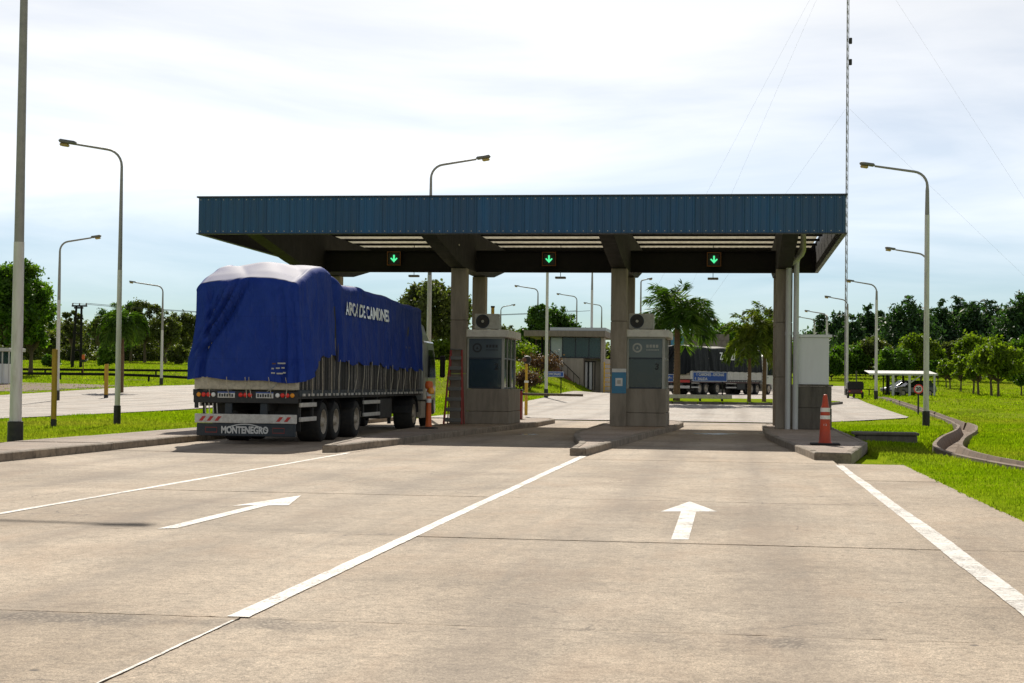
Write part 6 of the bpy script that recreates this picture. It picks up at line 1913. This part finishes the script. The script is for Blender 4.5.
tree_px(150, 258, 303, 34, 0.35, 'leaf_olive', 'tall open tree behind the small distant lamp post', 110, n=3200, clumps=24, openness=0.4, group=LG)
tree_px(166, 250, 312, 30, 0.3, 'leaf_olive', 'tree just left of the blue tarpaulin', 111, n=3000, clumps=22, group=LG)
tree_px(183, 262, 311, 30, 0.3, 'leaf_olive', 'tree half hidden by the left edge of the tarpaulin', 112, n=3000, clumps=22, group=LG)
tree_px(142, 280, 325, 30, 0.2, 'leaf_olive', 'low hazy tree behind the left lamp posts', 113, n=2200, clumps=20, group=LG)
tree_px(28, 270, 340, 36, 0.15, 'leaf_olive', 'low hedge-like tree far behind the big left trees', 114, n=2200, clumps=20, group=LG)
for k, (px, Y, top, w, lab) in enumerate(((76, 262, 345, 30, 'low scrub at the foot of the power pole'), (116, 270, 340, 30, 'low scrub behind the dark palm'), (158, 275, 338, 36, 'low scrub under the open trees left of the truck'), (178, 240, 345, 20, 'low scrub beside the tarpaulin edge'), (46, 215, 355, 16, 'round bush on the left bank near the big tree'), (6, 215, 345, 40, 'dark scrub behind the white kiosk'))):
    tree_px(px, Y, top, w, 0.05, 'leaf_olive' if k != 4 else 'leaf_mid', lab, 130 + k, n=1800, clumps=18, group='scrub along the left horizon', name='scrub_tree')
b = gpt(121, 393)
palm(b, zpx(121, 326, b.y) - b.z, 30 * b.y / 1600, 'dark drooping palm behind the white lamp post on the left', 140, 34, 'palm_leaf', 1.7, 0.16, plume=1.5)
b = gpt(49, 360)
# --- behind the blue truck
tree_px(430, 150, 277, 62, 0.35, 'leaf_olive', 'tall open tree seen over the truck cab', 151, n=6000, clumps=42, openness=0.35, leaf=0.28)
tree_px(452, 165, 290, 40, 0.3, 'leaf_light', 'lighter tree between the cab and the left column', 152, n=3200, clumps=26)
tree_px(404, 190, 290, 36, 0.4, 'leaf_olive', 'thin tree rising behind the front of the tarpaulin', 153, n=2200, clumps=22, openness=0.5)
tree_px(446, 150, 345, 34, 0.08, 'leaf_light', 'light green thicket at road level beside the cab mirror', 154, n=2600, clumps=22)
# --- round the office
tree_px(536, 185, 300, 32, 0.2, 'leaf_dark', 'dark tree rising left of the office roof', 161, n=5200, clumps=32, shape='dome')
tree_px(521, 215, 325, 12, 0.3, 'leaf_mid', 'slim tree at the left end of the office roof', 162, n=1400, clumps=14)
tree_px(560, 195, 312, 40, 0.2, 'leaf_dark', 'broad dark tree crown behind the office roof', 163, n=5200, clumps=34, shape='dome')
tree_px(508, 230, 326, 26, 0.2, 'leaf_olive', 'low hazy tree seen past the booth 2 roof', 164, n=2200, clumps=20)
tree_px(492, 225, 318, 26, 0.2, 'leaf_olive', 'tree hidden by the air conditioner of booth 2', 165, n=2200, clumps=20)
tree_px(583, 235, 335, 40, 0.2, 'leaf_mid', 'far tree behind the right end of the office', 166, n=2200, clumps=20)
b = gpt(536, 385); bush(Vector((atY(540, 375, 132).x, 132, H(atY(540, 375, 132).x, 132))), 3.2, 2.0, 'shrub_red', 'reddish brown shrub on the lawn by the office stair', 171)
bush(Vector((atY(528, 380, 122).x, 122, H(atY(528, 380, 122).x, 122))), 2.2, 1.6, 'shrub_red', 'reddish shrub behind the yellow signal post', 172)
bush(Vector((atY(516, 380, 140).x, 140, H(atY(516, 380, 140).x, 140))), 3.4, 1.8, 'leaf_light', 'light green shrub just right of booth 2', 173)
bush(Vector((atY(533, 378, 126).x, 126, H(atY(533, 378, 126).x, 126))), 1.4, 0.8, 'leaf_dark', 'small dark shrub on the office lawn', 174)
# --- palms on the median
def mp(px, Y): p = atY(px, 400, Y); return Vector((p.x, Y, H(p.x, Y) + 0.17))
ym = med.location.y + 1.0
b = mp(676.5, ym + 0.6); palm(b, zpx(676, 322, b.y) - b.z, 2.55, 'large bushy palm with thick brown trunk right of booth 3', 181, 34, 'palm_leaf', 1.0, 0.2, plume=1.6, lfl=0.6)
b = mp(749, ym); palm(b, zpx(749, 343, b.y) - b.z, 2.15, 'shorter yellow-green palm in front of the far truck', 182, 24, 'palm_yellow', 1.5, 0.11, plume=1.15, lfl=0.5)
b = mp(764, ym + 0.8); palm(b, zpx(764, 334, b.y) - b.z, 2.2, 'slim palm touching the right canopy column', 183, 24, 'palm_yellow', 1.5, 0.12, plume=1.15, lfl=0.5)
# --- behind the far truck: block wall, trees
b = at_ground(700, 165)
t = thing('block_building', b, 'grey block wall of a store behind the far truck', 'building')
xa_, xb_ = atY(668, 350, 165).x - b.x, atY(729, 350, 165).x - b.x
hh = zpx(700, 334, 165) - b.z
nb_ = 12
for r_i in range(9):
    for c_i in range(nb_):
        w = (xb_ - xa_) / nb_; h1 = hh / 9; off = (w / 2 if r_i % 2 else 0)
        x0 = xa_ + c_i * w + off; x1 = min(x0 + w, xb_)
        if x1 - x0 < 0.1: continue
        MB().box((x0 + 0.012, 0, r_i * h1 + 0.012), (x1 - 0.012, 0.3, (r_i + 1) * h1), 0.012).build('block', 'block_wall', t)
MB().box((xa_, 0.05, 0), (xb_, 4, hh - 0.02)).build('core', 'concrete_dark', t)
MB().box((xa_ + 0.3, -0.4, hh * 0.78), (xa_ + 1.6, -0.004, hh * 0.95), 0.02).build('blue_panel', 'sign_cyan', t)
MG = 'trees behind the far truck'
tree_px(725, 230, 325, 50, 0.15, 'leaf_mid', 'low tree over the block wall behind the far truck', 191, n=3200, clumps=26, group=MG)
tree_px(742, 215, 322, 34, 0.2, 'leaf_mid', 'tree left of the two small palms', 192, n=2400, clumps=22, group=MG)
tree_px(766, 190, 311, 26, 0.3, 'leaf_olive', 'tall tree touching the right column from behind', 193, n=2200, clumps=20, openness=0.4, group=MG)
tree_px(700, 260, 330, 60, 0.15, 'leaf_olive', 'far hazy tree behind the large palm', 194, n=2600, clumps=22, group=MG)
tree_px(782, 240, 340, 40, 0.1, 'leaf_mid', 'low tree hidden by the right column', 195, n=2000, clumps=18, group=MG)
tree_px(652, 235, 335, 40, 0.15, 'leaf_mid', 'low tree seen over the booth 3 roof', 196, n=2200, clumps=20, group=MG)
tree_px(755, 175, 362, 34, 0.08, 'leaf_mid', 'leafy thicket behind the far truck cab', 197, n=2000, clumps=18, group=MG)
# --- right side: pines, round trees, orchard row
pl = [(838, 300, 318, 26), (852, 290, 322, 24), (868, 305, 314, 24), (888, 300, 322, 22), (908, 268, 303, 40), (930, 300, 316, 20), (941, 288, 309, 24), (957, 292, 306, 28), (973, 285, 308, 28), (990, 290, 308, 28), (1006, 284, 313, 26), (1020, 272, 300, 32), (1036, 285, 305, 34), (880, 318, 318, 24), (897, 322, 320, 22), (965, 320, 312, 26), (998, 322, 316, 26), (947, 325, 318, 22), (822, 310, 322, 24), (1015, 318, 310, 26), (860, 322, 322, 24), (983, 318, 313, 24), (920, 322, 318, 24)]
labs = ['pine just right of the white cabin roof', 'pine beside the top of the mast post', 'pine over the tricycle', 'short pine left of the tallest middle pine', 'tall dense pine over the carport', 'pine hidden behind the tall right lamp post', 'pine directly right of the tall right lamp post', 'second pine right of the tall right lamp post', 'third pine right of the tall right lamp post', 'pine with a pointed top over the orchard row', 'pine left of the last tall pine', 'tallest dark pine at the right picture edge', 'pine cut off by the right picture edge', 'pine in the gap left of the tall dense pine', 'low pine directly behind the tall dense pine', 'rear pine in the gap above the orchard', 'rear pine near the right picture edge', 'rear pine behind the lamp post row', 'pine half hidden by the white cabin', 'rear pine beside the last tall pine', 'rear pine behind the mast', 'rear pine between the pointed pines', 'rear pine at the right of the tall dense pine']
for k, ((px, Y, top, w), lab) in enumerate(zip(pl, labs)):
    b = at_ground(px, Y); pine(b, (zpx(px, top, Y) - b.z) * 1.12, w * Y / 1600 * 1.5, lab, 300 + k, n=5200)
RG = 'broadleaf trees below the pines'
for k, (px, Y, top, w, tf_, mt_, lab) in enumerate((
    (846, 235, 346, 40, .12, 'leaf_mid', 'dark green tree beside the mast foot'), (872, 240, 340, 34, .12, 'leaf_olive', 'olive tree behind the white post before the carport'), (896, 225, 348, 34, .12, 'leaf_mid', 'bright round tree left of the carport roof'),
    (922, 228, 338, 46, .14, 'leaf_light', 'rounded bright tree behind the carport'), (912, 250, 352, 40, .1, 'leaf_olive', 'low olive tree behind the carport roof'), (955, 245, 341, 30, .12, 'leaf_olive', 'pale olive tree between carport and orchard'),
    (982, 225, 336, 40, .14, 'leaf_light', 'bright tree behind the orchard row'), (1018, 230, 340, 36, .14, 'leaf_mid', 'green tree behind the nearest orchard tree'), (860, 255, 352, 50, .1, 'leaf_mid', 'low thicket right of the mast'), (940, 262, 350, 50, .1, 'leaf_mid', 'low thicket under the pines right of the lamp post'), (1000, 262, 348, 60, .1, 'leaf_dark', 'dark thicket under the right pines'), (832, 225, 352, 26, .12, 'leaf_mid', 'tree right behind the white cabin'))):
    tree_px(px, Y, top, w, tf_, mt_, lab, 340 + k, n=3200, clumps=26, shape='dome', leaf=0.30, group=RG)
OG = 'orchard row on the right field'
for k, (px, Y, top, w, mt_, lab) in enumerate((
    (1003, 146, 340, 52, 'leaf_light', 'largest and nearest orchard tree with a leaning trunk'), (990, 158, 347, 32, 'leaf_light', 'orchard tree directly left of the largest one'), (980, 165, 350, 28, 'leaf_light', 'third orchard tree from the right'),
    (970, 175, 353, 26, 'leaf_light', 'fourth orchard tree from the right'), (960, 183, 356, 24, 'leaf_light', 'fifth orchard tree from the right'), (952, 192, 358, 22, 'leaf_light', 'sixth orchard tree from the right'),
    (944, 200, 361, 20, 'leaf_light', 'seventh orchard tree from the right'), (938, 208, 361, 22, 'leaf_mid', 'farthest orchard tree beside the lamp post'), (1025, 165, 362, 24, 'leaf_mid', 'low orchard tree at the right picture edge'))):
    tree_px(px, Y, top, w, 0.34, mt_, lab, 360 + k, n=3400 if k == 0 else 1300 + 260 * (k % 4), clumps=26 if k == 0 else 9 + 4 * (k % 3), leaf=0.22, shape='dome' if k % 2 else 'round', openness=0.25 * (k % 3), group=OG, name='orchard_tree')

# --- the far woods, one mass behind everything
def far_wood(name, px0, px1, Y, pytop, material, label, seed, n=60000):
    r_ = np.random.default_rng(seed)
    m_ = int((px1 - px0) / 2.2)
    cen, rad = [], []
    for _ in range(m_):
        px = r_.uniform(px0, px1); y = Y + r_.uniform(-12, 25)
        x = atY(px, 380, y).x; zb = H(x, y)
        ht = (zpx(px, pytop, y) - zb) * (0.75 + 0.35 * (0.5 + 0.5 * math.sin(px * 0.11 + 1.7 * math.sin(px * 0.043)))) * r_.uniform(0.8, 1.08)
        for f in (0.12, 0.35, 0.6, 0.85):
            cen.append((x + r_.uniform(-1, 1), y + r_.uniform(-1, 1), zb + ht * f)); rad.append(ht * r_.uniform(0.14, 0.24))
    V = leaf_mesh(cen, rad, [max(8, n // len(cen))] * len(cen), 0.55, seed, 1.0)
    o = quads_object(name, V, material, None); tag(o, label, 'woods', kind='stuff'); return o
far_wood('far_wood', -40, 230, 330, 326, 'leaf_olive', 'hazy far wood behind the left trees', 401, 50000)
far_wood('far_wood', 380, 800, 340, 340, 'leaf_olive', 'far wood seen through the toll lanes', 402, 60000)
far_wood('far_wood', 800, 1070, 345, 336, 'needle', 'dark far wood behind the right pines', 403, 50000)
